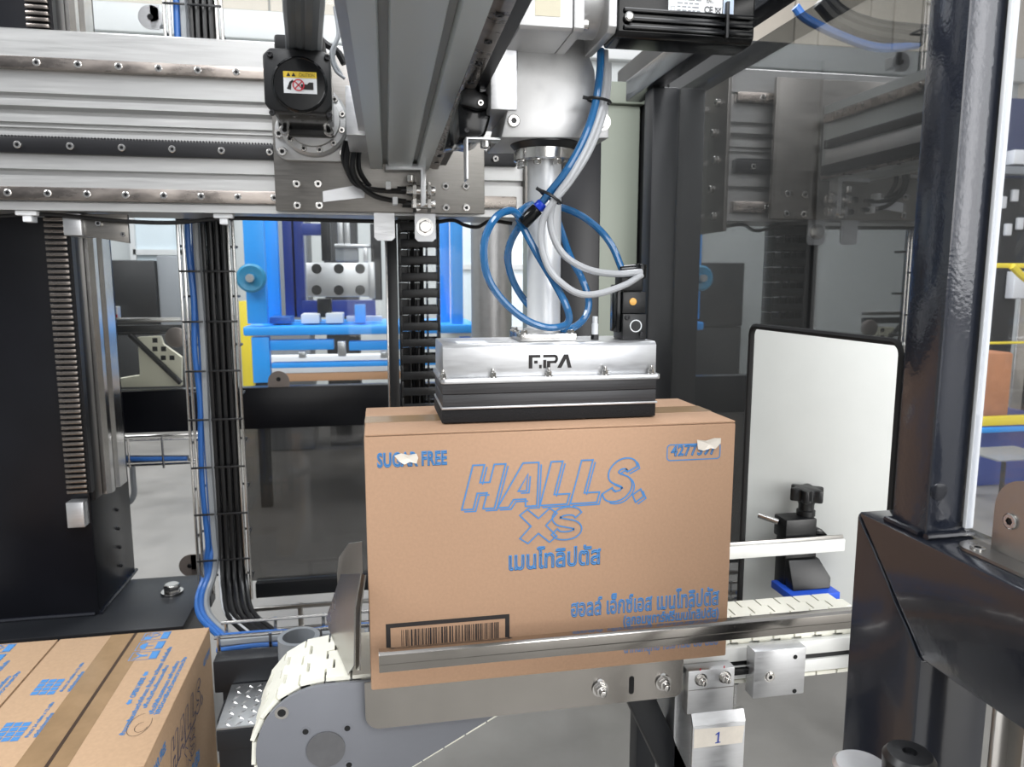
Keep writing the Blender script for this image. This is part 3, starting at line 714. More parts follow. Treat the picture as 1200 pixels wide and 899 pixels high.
# black guide shoe hanging on the arm rail
obj('guide_shoe', M().prism(pp([(541, 106), (560, 104), (574, 118), (575, 138), (569, 158), (556, 163), (538, 160), (536, 128)], 1.12), (0, .12, 0), b=.004), black_gloss, hd)
obj('wiper', M().prism(pp([(540, 106), (552, 100), (562, 108), (574, 112), (574, 126), (560, 128), (541, 122)], 1.105), (0, .014, 0), b=.003), black, hd)
obj('shoe_tail', M().prism(pp([(527, 150), (541, 128), (541, 170), (522, 172)], 1.25), (0, .06, 0), b=.002), black_gloss, hd)
a = P(563, 121, 1.105); fix(ME_SCREW, 'screw', (a.x, 1.105, a.z), FR, .0045, hd, .004)
a = P(547, 153, 1.12); fix(ME_SCREW_D, 'screw', (a.x, 1.12, a.z), FR, .004, hd, .003)
# spacer plate with bolt between shoe and slab
obj('shim', M().prism(pp([(560, 60), (576, 60), (576, 106), (563, 108)], 1.13), (0, .1, 0)), alu_plain, hd)
a = P(566, 92, 1.13); fix(ME_SCREW, 'screw', (a.x, 1.13, a.z), FR, .0055, hd)
a, b = P(575, 128, 1.08), P(606, 129, 1.08)
obj('slab', M().prism([(a.x, 1.08, a.z), (b.x, 1.08, a.z), (b.x, 1.08, 2.0), (a.x, 1.08, 2.0)], (0, .16, 0), b=.002), alu_plain, hd)
# l bracket below the slab
a, b, c = P(546, 160, 1.10), P(587, 161, 1.10), P(548, 210, 1.10)
zt = a.z
obj('strip_bracket', M().prism([(a.x, 1.10, c.z), (a.x + .003, 1.10, c.z), (a.x + .003, 1.10, zt - .003), (b.x, 1.10, zt - .003), (b.x, 1.10, zt), (a.x, 1.10, zt)], (0, .03, 0), b=.0005), alu_plain, hd)
a = P(569, 164, 1.115); fix(ME_SCREW, 'screw', (a.x, 1.115, zt - .003), (0, 0, -1), .008, hd, .010)
# casting
obj('casting', M().prism(pp([(588, 158), (606, 80), (606, 20), (675, 20), (697, 82), (699, 110), (713.5, 111), (713.5, 162), (588, 161)], 1.085), (0, .14, 0), b=.002), cast, hd)
a = P(706, 143, 1.085); fix(ME_HEX, 'screw', (a.x, 1.085, a.z), FR, .0085, hd, .008)
a = P(600, 142, 1.085); fix(ME_SCREW, 'screw', (a.x + .002, 1.085, a.z), FR, .009, hd, .005)
# gearbox
g0, g1 = P(606, 37, 1.0), P(681, 37, 1.0)
zg = g0.z
pr = [(.985, zg + .004), (.99, zg), (1.115, zg), (1.124, zg + .006), (1.124, 1.98), (.985, 1.98)]
obj('gearbox', M().prism([(g0.x, y, z) for y, z in pr], (g1.x - g0.x - .015, 0, 0), b=.002), cast, hd)
obj('gearbox_plate', M().prism([(g1.x - .0145, y - .002, z) for y, z in pr], (.0145, 0, 0), b=.002), cast, hd)
a = P(684, 38, .985); fix(ME_SCREW, 'screw', (g1.x - .0, .995, zg + .012), (1, 0, 0), .007, hd, .008)
m0 = P(700, 20, 1.03)
cyx = P(716, 10, 1.03)
obj('gear_neck', M().cyl((g1.x, 1.035, zg + .058), (cyx.x, 1.035, zg + .058), .050, 32), cast, hd)
f0, f1 = P(712, 40, .975), P(724, 40, .975)
obj('motor_flange', M().prism([(f0.x, y, z) for y, z in [(.972, zg + .005), (.98, zg - .002), (1.085, zg - .002), (1.09, zg + .005), (1.09, 1.96), (.972, 1.96)]], (.012, 0, 0), b=.002), cast, hd)
e = P(882, 40, .98); zm_ = P(800, 50, .985).z
mprof = [(.975, zm_ + .007), (.983, zm_), (1.030, zm_), (1.040, zm_ + .008), (1.040, 1.94), (.975, 1.94)]
mo = obj('motor', M().prism([(f0.x + .0125, y, z) for y, z in mprof], (e.x - f0.x - .0125, 0, 0), b=.003), black_gloss, hd, 'black motor')
for zz in (.008, .018, .029): obj('rib', M().box(f0.x + .02, e.x - .004, .969, .9745, zm_ + zz, zm_ + zz + .006, b=.002), black_gloss, mo)
sx0 = P(850, 30, .975).x
obj('seam_clip', M().box(sx0 - .002, sx0 + .002, .9675, .9745, zm_ + .004, zm_ + .05, b=.0005), black, mo)
a = P(743, 30, .97); obj('end_plug', M().lathe((f0.x + .026, .969, zm_ + .022), FR, [(.0065, 0), (.0062, .004), (.004, .0055)], 16), steel, mo)
# rating plate
q0, q1 = P(783, 17.5, .9745), P(846, 17.5, .9745)
B = Basis((q0.x, .9745, q0.z), (1, 0, 0), (0, 0, 1)); wl = q1.x - q0.x
rp = obj('rating_label', M().prism([B(0, 0), B(wl, 0), B(wl, .055), B(0, .055)], (0, -.0004, 0)), label_white, mo)
m = M()
for k in range(6):
    yy = .006 + k * .0045
    x = .012
    while x < wl * .58:
        L_ = random.uniform(.004, .010); rect(m, x, yy, min(x + L_, wl * .6), yy + .0016, B, .0007); x += L_ + .002
rect(m, .003, .004, .009, .0046, B, .0007); rect(m, .003, .0105, .009, .0111, B, .0007); rect(m, .003, .004, .0036, .0111, B, .0007); rect(m, .0084, .004, .009, .0111, B, .0007)
obj('fine_print', m, cable_grey, rp)
text('lettering', 'CE', B, wl * .66, .005, .012, .009, print_dark, rp, weight=.03, z=.0008, spacing=1.0)
text('lettering', 'EAC', B, wl * .70, .018, .010, .006, print_dark, rp, weight=.02, z=.0008)
m = M(); ribbon(m, [(wl * .86, .004), (wl * .86 + .009, .013)], .001, B, False, .0007); ribbon(m, [(wl * .86, .013), (wl * .86 + .009, .004)], .001, B, False, .0007); ribbon(m, [(wl * .86 + .001, .012), (wl * .86 + .008, .012), (wl * .86 + .007, .0045), (wl * .86 + .002, .0045)], .0008, B, True, .0007)
obj('bin_sign', m, print_dark, rp)
q1 = P(846, 21, .9745); q2 = P(859, 21, .9745)
obj('blue_sticker', M().box(q1.x + .001, q2.x, .9738, .9744, q1.z, q1.z + .055), mat('pale_blue_sticker', srgb(190, 205, 225), .4), mo)
# name plate on the gearbox
q0, q1 = P(627, 18, .984), P(657, 18, .984); B = Basis((q0.x, .9848, q0.z), (1, 0, 0), (0, 0, 1))
npl = obj('name_plate', M().box(q0.x, q1.x, .984, .9848, q0.z, q0.z + .05), mat('worn_name_plate', srgb(176, 170, 150), .45, .3), hd)
m = M()
for k in range(9):
    x = .003
    while x < q1.x - q0.x - .006: L_ = random.uniform(.003, .007); rect(m, x, .004 + k * .005, min(x + L_, q1.x - q0.x - .003), .0055 + k * .005, B, .0003); x += L_ + .0015
obj('fine_print', m, print_dark, npl)
# rotary disc and flange
PXc, PYc = .262, 1.14
zc = P(600, 160, 1.1).z - .004
obj('rotary_ring', M().lathe((PXc, PYc, 1.594), (0, 0, 1), [(.046, 0), (.0525, .008), (.0525, .020)], 40), black, hd)
fl_ = obj('flange', M().lathe((PXc, PYc, 1.577), (0, 0, 1), [(.044, 0), (.047, .002), (.047, .0165), (.044, .0168)], 40), steel, hd)
for i in range(8):
    t = 2 * pi * (i + .35) / 8
    fix(ME_HEX, 'hex_bolt', (PXc + .038 * cos(t), PYc + .038 * sin(t), 1.577), (0, 0, -1), .0055, fl_, .008)

# ================================================================== VACUUM GRIPPER
GX0, GX1, GY0, GY1 = .094, .423, 1.07, 1.20
vg = thing('vacuum_gripper', 'silver vacuum area gripper with black foam pad on the big carton', 'gripper', (PXc, PYc, 1.19))
obj('pipe', M().cyl((PXc, PYc, 1.325), (PXc, PYc, 1.577), .0262, 32), mat('white_satin_pipe', srgb(214, 216, 218), .38, .35, noise=.06, nscale=14, bump=.05, bscale=120), vg, 'white lift pipe')
obj('foam_pad', M().box(GX0 - .001, GX1 + .001, GY0 - .002, GY1 + .002, 1.1905, 1.2105, b=.002), foam, vg, 'black foam pad')
obj('lower_lip', M().box(GX0 - .001, GX1 + .003, GY0 - .0035, GY1 + .004, 1.2108, 1.2145, b=.001), alu_plain, vg)
obj('spacer', M().box(GX0 + .0005, GX1 + .001, GY0 - .0005, GY1, 1.2148, 1.2325, b=.0008), spacer_m, vg)
obj('spacer', M().box(GX0 + .0005, GX1 + .001, GY0 - .0005, GY1, 1.2332, 1.2495, b=.0008), spacer_m, vg)
obj('flange_lip', M().prism([(x, y, 1.2500) for x, y in rrect(GX0 - .002, GY0 - .012, GX1 + .004, GY1 + .010, .006, 4)], (0, 0, .0075), b=.0012), alu_plain, vg)
# folded lid: front, rounded upper edge
lid = [(GY0, 1.2578), (GY0, 1.301), (GY0 + .003, 1.3045), (GY0 + .007, 1.3065), (GY1 - .007, 1.3065), (GY1, 1.301), (GY1, 1.2578)]
hs = obj('housing', M().prism([(GX0 + .002, y, z) for y, z in lid], (GX1 - GX0 - .002, 0, 0), b=.0006), alu_plain, vg, 'silver folded housing')
for u in (519, 577.5, 643, 709, 763):
    a = P(u, 437, GY0 - .0065); fix(ME_NUT, 'nut', (a.x, GY0 - .0062, 1.2577), (0, 0, 1), .0047, vg, .0075)
# maker lettering on the front
B = Basis((0, GY0, 0), (1, 0, 0), (0, 0, 1))
a, b = P(619.5, 432, GY0), P(670, 416, GY0); W_, H_ = b.x - a.x, b.z - a.z + .001
m = M(); X = lambda t: a.x + t * W_; Z = lambda t: a.z + t * H_
def R4(x0, z0, x1, z1): rect(m, X(x0), Z(z0), X(x1), Z(z1), B, .0005)
# F with open middle, dot and stem, P, and a barless A
R4(0, 0, .085, 1); R4(.085, .80, .27, 1); R4(.125, .36, .205, .58)
R4(.24, 0, .30, .26); R4(.335, .0, .405, .62); R4(.335, .80, .62, 1)
R4(.42, 0, .50, .36); R4(.42, .36, .64, .54)
m.prism([B(X(t), Z(s), .0004) for t, s in [(.60, .38), (.66, .46), (.685, .68), (.66, .92), (.60, 1), (.60, .84), (.625, .68), (.60, .54)]], (0, -.0001, 0))
m.prism([B(X(t), Z(s), .0004) for t, s in [(.66, 0), (.755, 0), (.865, .66), (.865, 1), (.82, 1)]], (0, -.0001, 0))
m.prism([B(X(t), Z(s), .0004) for t, s in [(.865, 1), (.865, .66), (.91, 0), (1.0, 0), (.915, 1)]], (0, -.0001, 0))
obj('lettering', m, print_dark, hs)
# nickel mounting plate with bolts
a, b = P(611, 400, 1.10), P(676, 400, 1.10)
mp_ = obj('mount_plate', M().box(PXc - .046, PXc + .042, 1.095, 1.185, 1.3068, 1.3185, b=.0012), steel, vg)
for x, y in ((-.040, 1.102), (.034, 1.102), (-.040, 1.178), (.034, 1.178)): fix(ME_HEX, 'hex_bolt', (PXc + x, y, 1.3186), (0, 0, 1), .0055, mp_, .006)
obj('pipe_foot', M().lathe((PXc, PYc, 1.3186), (0, 0, 1), [(.032, 0), (.032, .004), (.0275, .0065)], 32), cast, mp_)
a = P(697, 396, 1.12)
ft = obj('vent_fitting', M().lathe((a.x, 1.12, 1.3067), (0, 0, 1), [(.0065, 0), (.0065, .008)], 6), rack_m, vg)
obj('cap', M().lathe((a.x, 1.12, 1.3148), (0, 0, 1), [(.0052, 0), (.0052, .016), (.0042, .017), (.0042, .027), (.0035, .028)], 16), label_white, ft)
a, b = P(533, 399, 1.12), P(568, 399, 1.12)
obj('type_label', M().box(a.x, b.x, 1.085, 1.125, 1.3066, 1.3071), label_white, vg)
# valve
v0, v1 = P(725, 398, 1.10), P(757, 398, 1.10)
vx0, vx1 = v0.x, v1.x
vl = obj('valve_block', M().box(vx0 + .006, vx1, 1.10, 1.145, 1.3068, 1.347, b=.0015), black, vg, 'black valve block')
zv = 1.347
obj('valve_coil', M().box(vx0 + .006, vx1 - .001, 1.102, 1.142, zv + .0004, zv + .034, b=.0015), black, vl)
obj('valve_side', M().box(vx0 - .002, vx0 + .0055, 1.106, 1.14, 1.318, zv + .045, b=.0015), black_gloss, vl)
obj('valve_head', M().box(vx0 + .004, vx1 - .004, 1.106, 1.138, zv + .0345, zv + .062, b=.003), black, vl)
a = P(745, 382, 1.10); obj('port_ring', M().ring((a.x, 1.0998, a.z), FR, .0098, .0082, .0006, 28), label_white, vl)
obj('port', M().lathe((a.x, 1.0998, a.z), FR, [(.0075, 0), (.0075, .0012), (.006, .0012)], 24), black_gloss, vl)
a = P(741.5, 353.5, 1.102); obj('button', M().lathe((a.x, 1.1018, a.z), FR, [(.0058, 0), (.0056, .002), (.004, .0026)], 20), orange, vl, 'orange push button')
for u, v in ((735, 372), (752, 392)):
    a = P(u, v, 1.10); fix(ME_SCREW_D, 'screw', (a.x, 1.0995, a.z), FR, .0042, vl, .002)
a = P(753, 317, 1.11); obj('elbow_fitting', M().cyl((vx0 + .004, 1.115, zv + .066), (a.x, 1.112, a.z + .002), .0085, 16, b=.002).cyl((a.x - .004, 1.112, a.z - .012), (a.x - .002, 1.112, a.z + .010), .0095, 16, b=.002), black_gloss, vl)

# ---- hoses
def hose(name, pts, r, ma, lab, cat='hose', n=10, group=None):
    return single(name, M().tube(spline([P(u, v, y) for u, v, y in pts], 9), r, n), ma, lab, cat, group)
hose('air_hose', [(704, 58, 1.062), (703, 85, 1.055), (697, 125, 1.045), (684, 163, 1.04), (664, 200, 1.045), (644, 226, 1.06), (633, 240, 1.07)], .0056, blue_hose, 'blue air hose hanging in an arc from the motor to the black joint')
hose('air_hose', [(612, 258, 1.085), (600, 247, 1.08), (583, 253, 1.06), (570, 274, 1.05), (567, 300, 1.05), (573, 328, 1.055), (590, 353, 1.062), (615, 374, 1.07), (640, 383.5, 1.075), (660, 382, 1.072), (667, 374, 1.068), (663, 357, 1.065), (650, 332, 1.075), (631, 300, 1.085), (616, 272, 1.09), (608, 252, 1.095), (622, 240, 1.125), (645, 240, 1.178), (655, 262, 1.175), (668, 300, 1.135), (683, 329, 1.12), (690, 355, 1.115), (684, 374, 1.112), (668, 385, 1.11), (648, 382, 1.13), (620, 358, 1.178), (603, 333, 1.175), (595, 306, 1.15), (598, 285, 1.13), (609, 265, 1.12), (624, 247, 1.165), (645, 241, 1.18), (674, 249, 1.15), (699, 266, 1.13), (717, 288, 1.12), (729, 316, 1.115)], .0056, blue_hose, 'blue air hose coiled in loops around the white pipe')
hose('air_hose', [(709, 60, 1.072), (709, 95, 1.062), (703, 130, 1.05), (690, 166, 1.042), (670, 205, 1.042), (651, 232, 1.05), (645, 252, 1.06), (648, 276, 1.065), (662, 300, 1.07), (690, 316, 1.08), (722, 321, 1.095), (752, 319, 1.10)], .0052, grey_hose, 'pale grey air hose ending in the upper strand at the valve')
hose('air_hose', [(713, 75, 1.074), (712, 105, 1.066), (705, 140, 1.056), (690, 178, 1.046), (667, 214, 1.045), (646, 240, 1.052), (636, 260, 1.062), (634, 285, 1.068), (642, 312, 1.068), (656, 330, 1.06), (678, 344, 1.06), (702, 344, 1.075), (732, 334, 1.09), (752, 322, 1.098)], .0050, grey_hose, 'pale grey air hose ending in the lower sagging strand at the valve')
a, b = P(638, 236, 1.066), P(613, 262, 1.080)
hj = thing('hose_joint', 'black push-in hose joint with blue collar in front of the pipe', 'joint', tuple(b))
d = (b - a).normalized()
obj('body', M().cyl(a + d * .014, b, .0098, 18, b=.0015), black_gloss, hj)
obj('collar', M().cyl(a + d * .003, a + d * .0135, .0085, 18, b=.0012), mat('blue_collar', srgb(20, 60, 190), .3), hj, 'bright blue collar')
for (u, v, yy, lab) in ((702, 118, 1.052, 'upper black tie strapping the hoses below the motor'), (645, 231, 1.054, 'lower black tie strapping the hoses above the blue collar')):
    c = P(u, v, yy); t = (P(u - 14, v + 24, yy) - P(u, v, yy)).normalized() if v > 200 else (P(u - 4, v + 24, yy) - P(u, v, yy)).normalized()
    m = M(); s = V((t.z, 0, -t.x)).normalized(); nn = t.cross(s)
    pts = [c + s * .0165 * cos(q) + nn * .0125 * sin(q) for q in [2 * pi * i / 24 for i in range(25)]]
    m.tube(pts, .0022, 6); m.cyl(c + s * .015, c + s * .024, .0026, 8)
    single('cable_tie', m, black, lab, 'tie')

# ================================================================== BIG CARTON
def carton_body(x0, x1, y0, y1, z0, z1, seam, parent, ma, name='body'):
    """box body with two top flaps leaving a seam along 'x' or 'y'"""
    m = M().box(x0, x1, y0, y1, z0, z1 - .0032, b=.003)
    o = obj(name, m, ma, parent)
    g = .0012
    if seam == 'x':
        ym = (y0 + y1) / 2
        fl = [(x0 + .001, x1 - .001, y0 + .0005, ym - g), (x0 + .001, x1 - .001, ym + g, y1 - .0005)]
    else:
        xm = (x0 + x1) / 2
        fl = [(x0 + .0005, xm - g, y0 + .001, y1 - .001), (xm + g, x1 - .0005, y0 + .001, y1 - .001)]
    for a in fl: obj('flap', M().box(a[0], a[1], a[2], a[3], z1 - .0031, z1, b=.0012), ma, parent)
    return o
KX0, KX1, KY0, KY1, KZ0, KZ1 = -.0185, .534, 1.02, 1.238, .8095, 1.1885
kb = thing('carton', 'large brown carton printed in blue, held under the gripper on the conveyor', 'carton', ((KX0 + KX1) / 2, 1.12, KZ0))
carton_body(KX0, KX1, KY0, KY1, KZ0, KZ1, 'x', kb, card)
ym = (KY0 + KY1) / 2
obj('packing_tape', M().box(KX0 + .0005, KX1 - .0005, ym - .026, ym + .026, KZ1 + .0001, KZ1 + .0004), tape_m, kb)
obj('packing_tape', M().box(KX1, KX1 + .0004, ym - .026, ym + .026, KZ1 - .06, KZ1 - .003), tape_m, kb)
obj('packing_tape', M().box(KX0 - .0004, KX0, ym - .026, ym + .026, KZ1 - .06, KZ1 - .003), tape_m, kb)
KB = Basis((0, KY0, 0), (1, 0, 0), (0, 0, 1))
def kfit(u0, v0, u1, v1):
    a, b = P(u0, v0, KY0), P(u1, v1, KY0); return a.x, a.z, b.x - a.x, b.z - a.z
def kbase(u0, vb0, u1, vb1):
    """text whose base line runs from (u0,vb0) to (u1,vb1): level in the scene"""
    a, b = P(u0, vb0, KY0), P(u1, vb1, KY0); return a.x, (a.z + b.z) / 2, b.x - a.x
def ktext(body, u0, vb0, u1, vb1, hpx, weight, **k):
    x, z, w_ = kbase(u0, vb0, u1, vb1); return text('lettering', body, KB, x, z, w_, hpx * 1.12 / 867, print_blue, kb, weight=weight, **k)
ktext('SUGAR FREE', 442, 549, 524, 545, 17, .045, spacing=1.06)
x, z, w_ = kbase(541, 595, 754, 588)
m = M(); draw_logo(m, KB, x, z, w_, 51 * 1.1 / 867, .0023); 
for v in m.bm.verts: v.co.y -= .0004
obj('logo_lettering', m, print_blue, kb, smooth=0)
x, z, w_ = kbase(609, 637, 686, 633)
m = M(); draw_xs(m, KB, x, z, w_, 43 * 1.1 / 867, .0021)
for v in m.bm.verts: v.co.y -= .0004
obj('outline_lettering', m, print_blue, kb, smooth=0)
ktext('เมนโทลิปตัส', 596, 668, 704, 663, 27, .036)
ktext('ฮอลล์ เอ็กซ์เอส เมนโทลิปตัส', 669, 721, 842, 712, 26, .032)
ktext('(ลูกอมชูการ์ฟรีเมนโทลิปตัส)', 730, 737, 842, 727, 19, .036)
ktext('น้ำหนักสุทธิ 13.8 กรัม ต่อ ตลับ', 731, 769, 841, 760, 20, .024)
ktext('4277397', 786, 535.5, 839, 533, 14, .040, spacing=1.05)
a, b = P(781.5, 540, KY0), P(844, 519, KY0)
m = M(); ribbon(m, rrect(a.x, a.z, b.x, b.z, .005, 5), .0017, KB, z=.0004); obj('number_frame', m, print_blue, kb, smooth=0)
# bar code
a, b = P(453, 772, KY0), P(597, 719.5, KY0)
m = M(); fw = .0065
rect(m, a.x, b.z - fw, b.x, b.z, KB, .0004); rect(m, a.x, a.z, b.x, a.z + fw, KB, .0004)
rect(m, a.x, a.z + fw, a.x + fw, b.z - fw, KB, .0004); rect(m, b.x - fw, a.z + fw, b.x, b.z - fw, KB, .0004)
rr = random.Random(4); x = a.x + .022
while x < b.x - .016:
    wbar = rr.choice([.0008, .0008, .0016, .0016, .0024]); rect(m, x, a.z + fw, x + wbar, b.z - .011, KB, .0004); x += wbar + rr.choice([.0009, .0009, .0017, .0026])
obj('bar_code', m, print_dark, kb, smooth=0)
def scrap(px, lab):
    m = M(); q = [P(u, v, KY0) for u, v in px]
    c = sum(q, V()) / len(q); vs = [m.bm.verts.new(p + V((0, -.0011 - random.uniform(0, .0022), 0))) for p in q]; vc = m.bm.verts.new(c + V((0, -.0014, 0)))
    for i in range(len(vs)): m.bm.faces.new((vs[i], vs[(i + 1) % len(vs)], vc))
    obj('torn_sticker', m, paper_white, kb, lab, smooth=0)
scrap([(462, 534), (470, 531), (479, 533), (488, 531), (490, 536), (488, 543), (480, 541), (474, 544), (468, 541)], 'torn white sticker scrap over the top left lettering')
scrap([(816, 515), (826, 516), (836, 513), (844, 513), (844, 519), (838, 526), (832, 525), (824, 528), (817, 526)], 'torn white sticker scrap over the number box')

# ================================================================== LEFT CARTONS (on a floor pallet)
K = 1.9187
LZ0, LZ1, LY0, LY1 = .1475, .527, .694 * K, .981 * K
lxs = [(-.4055 * K, -.2245 * K), (-.5885 * K, -.4075 * K)]
labs = ['taped carton with blue pictograms and arrow lettering on its lid, at the lower left', 'carton at the very left edge, beyond the lid seam of its neighbour']
for i, (x0, x1) in enumerate(lxs):
    t = thing('carton', labs[i], 'carton', ((x0 + x1) / 2, (LY0 + LY1) / 2, LZ0), 'cartons on the pallet')
    carton_body(x0, x1, LY0, LY1, LZ0, LZ1, 'y', t, card2)
    xm = (x0 + x1) / 2; ox = x1 + .2245 * K
    obj('seam_gap', M().box(xm - .0036, xm + .0036, LY0 + .004, LY1 - .002, LZ1 + .0001, LZ1 + .0005), card_in, t)
    for s_ in (-1, 1):
        obj('packing_tape', M().box(xm + s_ * .0038, xm + s_ * (.056 if s_ < 0 else .038), LY0 + .002, LY1 - .0015, LZ1 + .0001, LZ1 + .0004), tape_m, t)
    B = Basis((ox, 0, LZ1), (0, 1, 0), (-1, 0, 0))        # print reads away from the camera, letter tops to the left
    def tx(body, xc, y0, y1, h, wgt=.045):
        text('lettering', body, B, y0 * K, -xc * K - h * K / 2, (y1 - y0) * K, h * K, print_blue, t, weight=wgt, z=.0006)
    def pr_(m_, pts): m_.prism([B(a * K, -b * K, .0005) for a, b in pts], B.n * .0001)
    m = M()
    for k, yy in enumerate((.906, .931, .957)):
        y0, y1, xa, xb, xs = yy, yy + .020, -.302, -.271, -.280
        ribbon(m, [(y0 * K, -xa * K), (y0 * K, -xb * K), (y1 * K, -xb * K), (y1 * K, -xa * K)], .0017, B, z=.0006)
        rect(m, (y0 + .0012) * K, -xb * K, (y1 - .0012) * K, -xs * K, B, .0006)
        yc = yy + .010
        if k == 0: pr_(m, [(yc - .007, -.299), (yc, -.292), (yc + .007, -.299), (yc + .007, -.296), (yc + .002, -.290), (yc + .002, -.283), (yc - .002, -.283), (yc - .002, -.290), (yc - .007, -.296)])
        elif k == 1:
            pr_(m, [(yc + .008 * cos(q), -.291 - .008 * sin(q)) for q in [pi * j_ / 10 for j_ in range(11)]]); pr_(m, [(yc - .0008, -.291), (yc + .0008, -.291), (yc + .0008, -.283), (yc - .0008, -.283)])
        else:
            pr_(m, [(yc - .008, -.300), (yc + .001, -.300), (yc - .003, -.290), (yc - .008, -.292)])
            ribbon(m, [((yc + .003 + .004 * cos(q)) * K, (.288 + .004 * sin(q)) * K) for q in [2 * pi * j_ / 10 for j_ in range(10)]], .0018, B, z=.0006)
            ribbon(m, [((yc + .003) * K, .2985 * K), ((yc + .0095) * K, .290 * K), ((yc + .003) * K, .2815 * K), ((yc - .004) * K, .288 * K)], .0016, B, z=.0006)
    obj('pictograms', m, print_blue, t, smooth=0)
    tx('OPEN HERE', -.2725, .820, .862, .0062, .05)
    m = M()
    for yy in (.811, .870): pr_(m, [(yy + .0052 * a_, -.2725 + .0040 * b_) for a_, b_ in [(-1, 0), (-.2, .9), (-.2, .5), (1, .5), (1, -.5), (-.2, -.5), (-.2, -.9)]])
    obj('arrows', m, print_blue, t, smooth=0)
    tx('ห้ามวางซ้อนเกินกว่าที่กำหนด ห้ามโยน ระวังแตก เก็บในที่แห้ง', -.2615, .749, .933, .0058)
    tx('เก็บในที่แห้งและเย็น', -.2535, .796, .886, .0052)
    tx('เก็บให้พ้นแสงแดด อย่าเหยียบ', -.2435, .783, .894, .0056)
    tx('ใช้มีดกรีดด้วยความระวัง', -.2370, .781, .903, .0056)
    for yy in (.758, .843):
        m = M()
        for r_ in range(3):
            for c_ in range(4):
                a0_ = yy + c_ * .0085 + r_ * .0012; b0_ = .360 + r_ * .0088
                rect(m, a0_ * K, b0_ * K, (a0_ + .0072) * K, (b0_ + .0076) * K, B, .0006)
        obj('grid_print', m, print_blue, t, smooth=0)
        tx('จำนวน 24 กล่อง x 12 ตลับ', -.3545, yy + .004, yy + .068, .0045)
        tx('ผลิตในประเทศไทย', -.3465, yy + .003, yy + .046, .0050)
    S = Basis((x1, 0, LZ0), (0, 1, 0), (0, 0, 1)); zf = lambda z_: (1.4 - (1.4 - z_) * K) - LZ0
    m = M(); draw_logo(m, S, .772 * K, zf(.877), .148 * K, .036 * K, .0022); draw_xs(m, S, .826 * K, zf(.843), .052 * K, .031 * K, .0020)
    for v in m.bm.verts: v.co.x += .0005
    obj('logo_lettering', m, print_faint, t, smooth=0)
    text('lettering', 'SUGAR FREE', S, .704 * K, zf(.916), .058 * K, .011 * K, print_blue, t, weight=.045, z=.0005)
    text('lettering', '4277397', S, .935 * K, zf(.912), .038 * K, .009 * K, print_blue, t, weight=.04, z=.0005)
    text('lettering', 'เมนโทลิปตัส', S, .815 * K, zf(.818), .075 * K, .019 * K, print_blue, t, weight=.035, z=.0005)
    if i == 0:
        m = M()
        ribbon(m, [((.765 + .020 * cos(q)) * K, (.249 + .011 * sin(q)) * K) for q in [2 * pi * j_ / 24 for j_ in range(21)]], .0009, B, False, .0007)
        ribbon(m, [((.760 + .009 * cos(q)) * K, (.246 + .006 * sin(q)) * K) for q in [2 * pi * j_ / 16 for j_ in range(13)]], .0009, B, False, .0007)
        obj('pen_scribble', m, print_dark, t, smooth=0)
pl_ = thing('pallet', 'wooden pallet under the left cartons', 'pallet', (-.8, 1.6, 0))
for k in range(5): obj('board', M().box(-1.16, -.425, 1.30 + k * .125, 1.39 + k * .125, .125, .147, b=.003), wood, pl_)
for x in (-1.15, -.83, -.52): obj('bearer', M().box(x, x + .09, 1.30, 1.89, 0, .1245, b=.004), wood, pl_)

# ================================================================== CONVEYOR
cv = thing('conveyor', 'narrow white chain conveyor with round grey end plate under the big carton', 'conveyor', (.4, 1.14, 0))
NXc, NZc, NR = -.088, .700, .1015
BY0, BY1, ZT = 1.070, 1.208, .8085
pr = NR + .0035
d = V((.21 - NXc, .742 - NZc)); L0 = d.length; ang = atan2(d.y, d.x) - math.acos(min(1, pr / L0))   # tangent point angle
tp = (NXc + pr * cos(ang), NZc + pr * sin(ang))
def nose_poly(r, zt, x1, zb_):
    a1 = atan2(zb_ - NZc, .21 - NXc) - math.acos(min(1, r / V((.21 - NXc, zb_ - NZc)).length)) + 2 * pi
    p = [(x1, zt), (NXc, zt)] + [(NXc + r * cos(q), NZc + r * sin(q)) for q in [pi / 2 + (a1 - pi / 2) * i / 30 for i in range(1, 31)]] + [(.21, zb_), (x1, zb_)]
    return p
np_ = nose_poly(NR, NZc + NR, .36, .745)
for y in (1.061, 1.2085): obj('side_plate', M().prism([(x, y, z) for x, z in np_], (0, .0075, 0), b=.0008), frame_grey, cv)
h = P(382, 878, 1.06)
obj('hub', M().cyl((h.x, 1.0605, h.z), (h.x, 1.058, h.z), .0285, 32), mat('dark_bearing_cover', srgb(96, 96, 98), .5, .3, noise=.1, nscale=40), cv)
for u, v in ((358, 858), (407, 854), (409, 897), (330, 836)):
    a = P(u, v, 1.06); r = .0045 if u != 330 else .006
    ho = obj('screw_hole', M().ring((a.x, 1.0612, a.z), FR, r * 1.7, r, .0006, 20), steel if u == 330 else frame_grey, cv)
    obj('recess', M().cyl((a.x, 1.0608, a.z), (a.x, 1.0603, a.z), r, 16), dark_hole, ho)
# straight aluminium side profile with dark slot
for y0, y1 in ((1.062, 1.0785), (1.200, 1.2165)):
    z0, z1, zm = .742, .797, .7685
    s = 1 if y0 < 1.1 else -1; yf = y0 if s > 0 else y1; yb = y1 if s > 0 else y0
    pf = [(yf, z0), (yf, zm - .005), (yf + s * .006, zm - .005), (yf + s * .006, zm + .005), (yf, zm + .005), (yf, z1), (yb, z1), (yb, z0)]
    obj('side_profile', M().prism([(.3605, y, z) for y, z in pf], (.484, 0, 0), b=.0006), white_prof, cv)
    obj('slot_strip', M().box(.361, .843, yf + s * .0045, yf + s * .0058, zm - .0048, zm + .0048), black, cv)
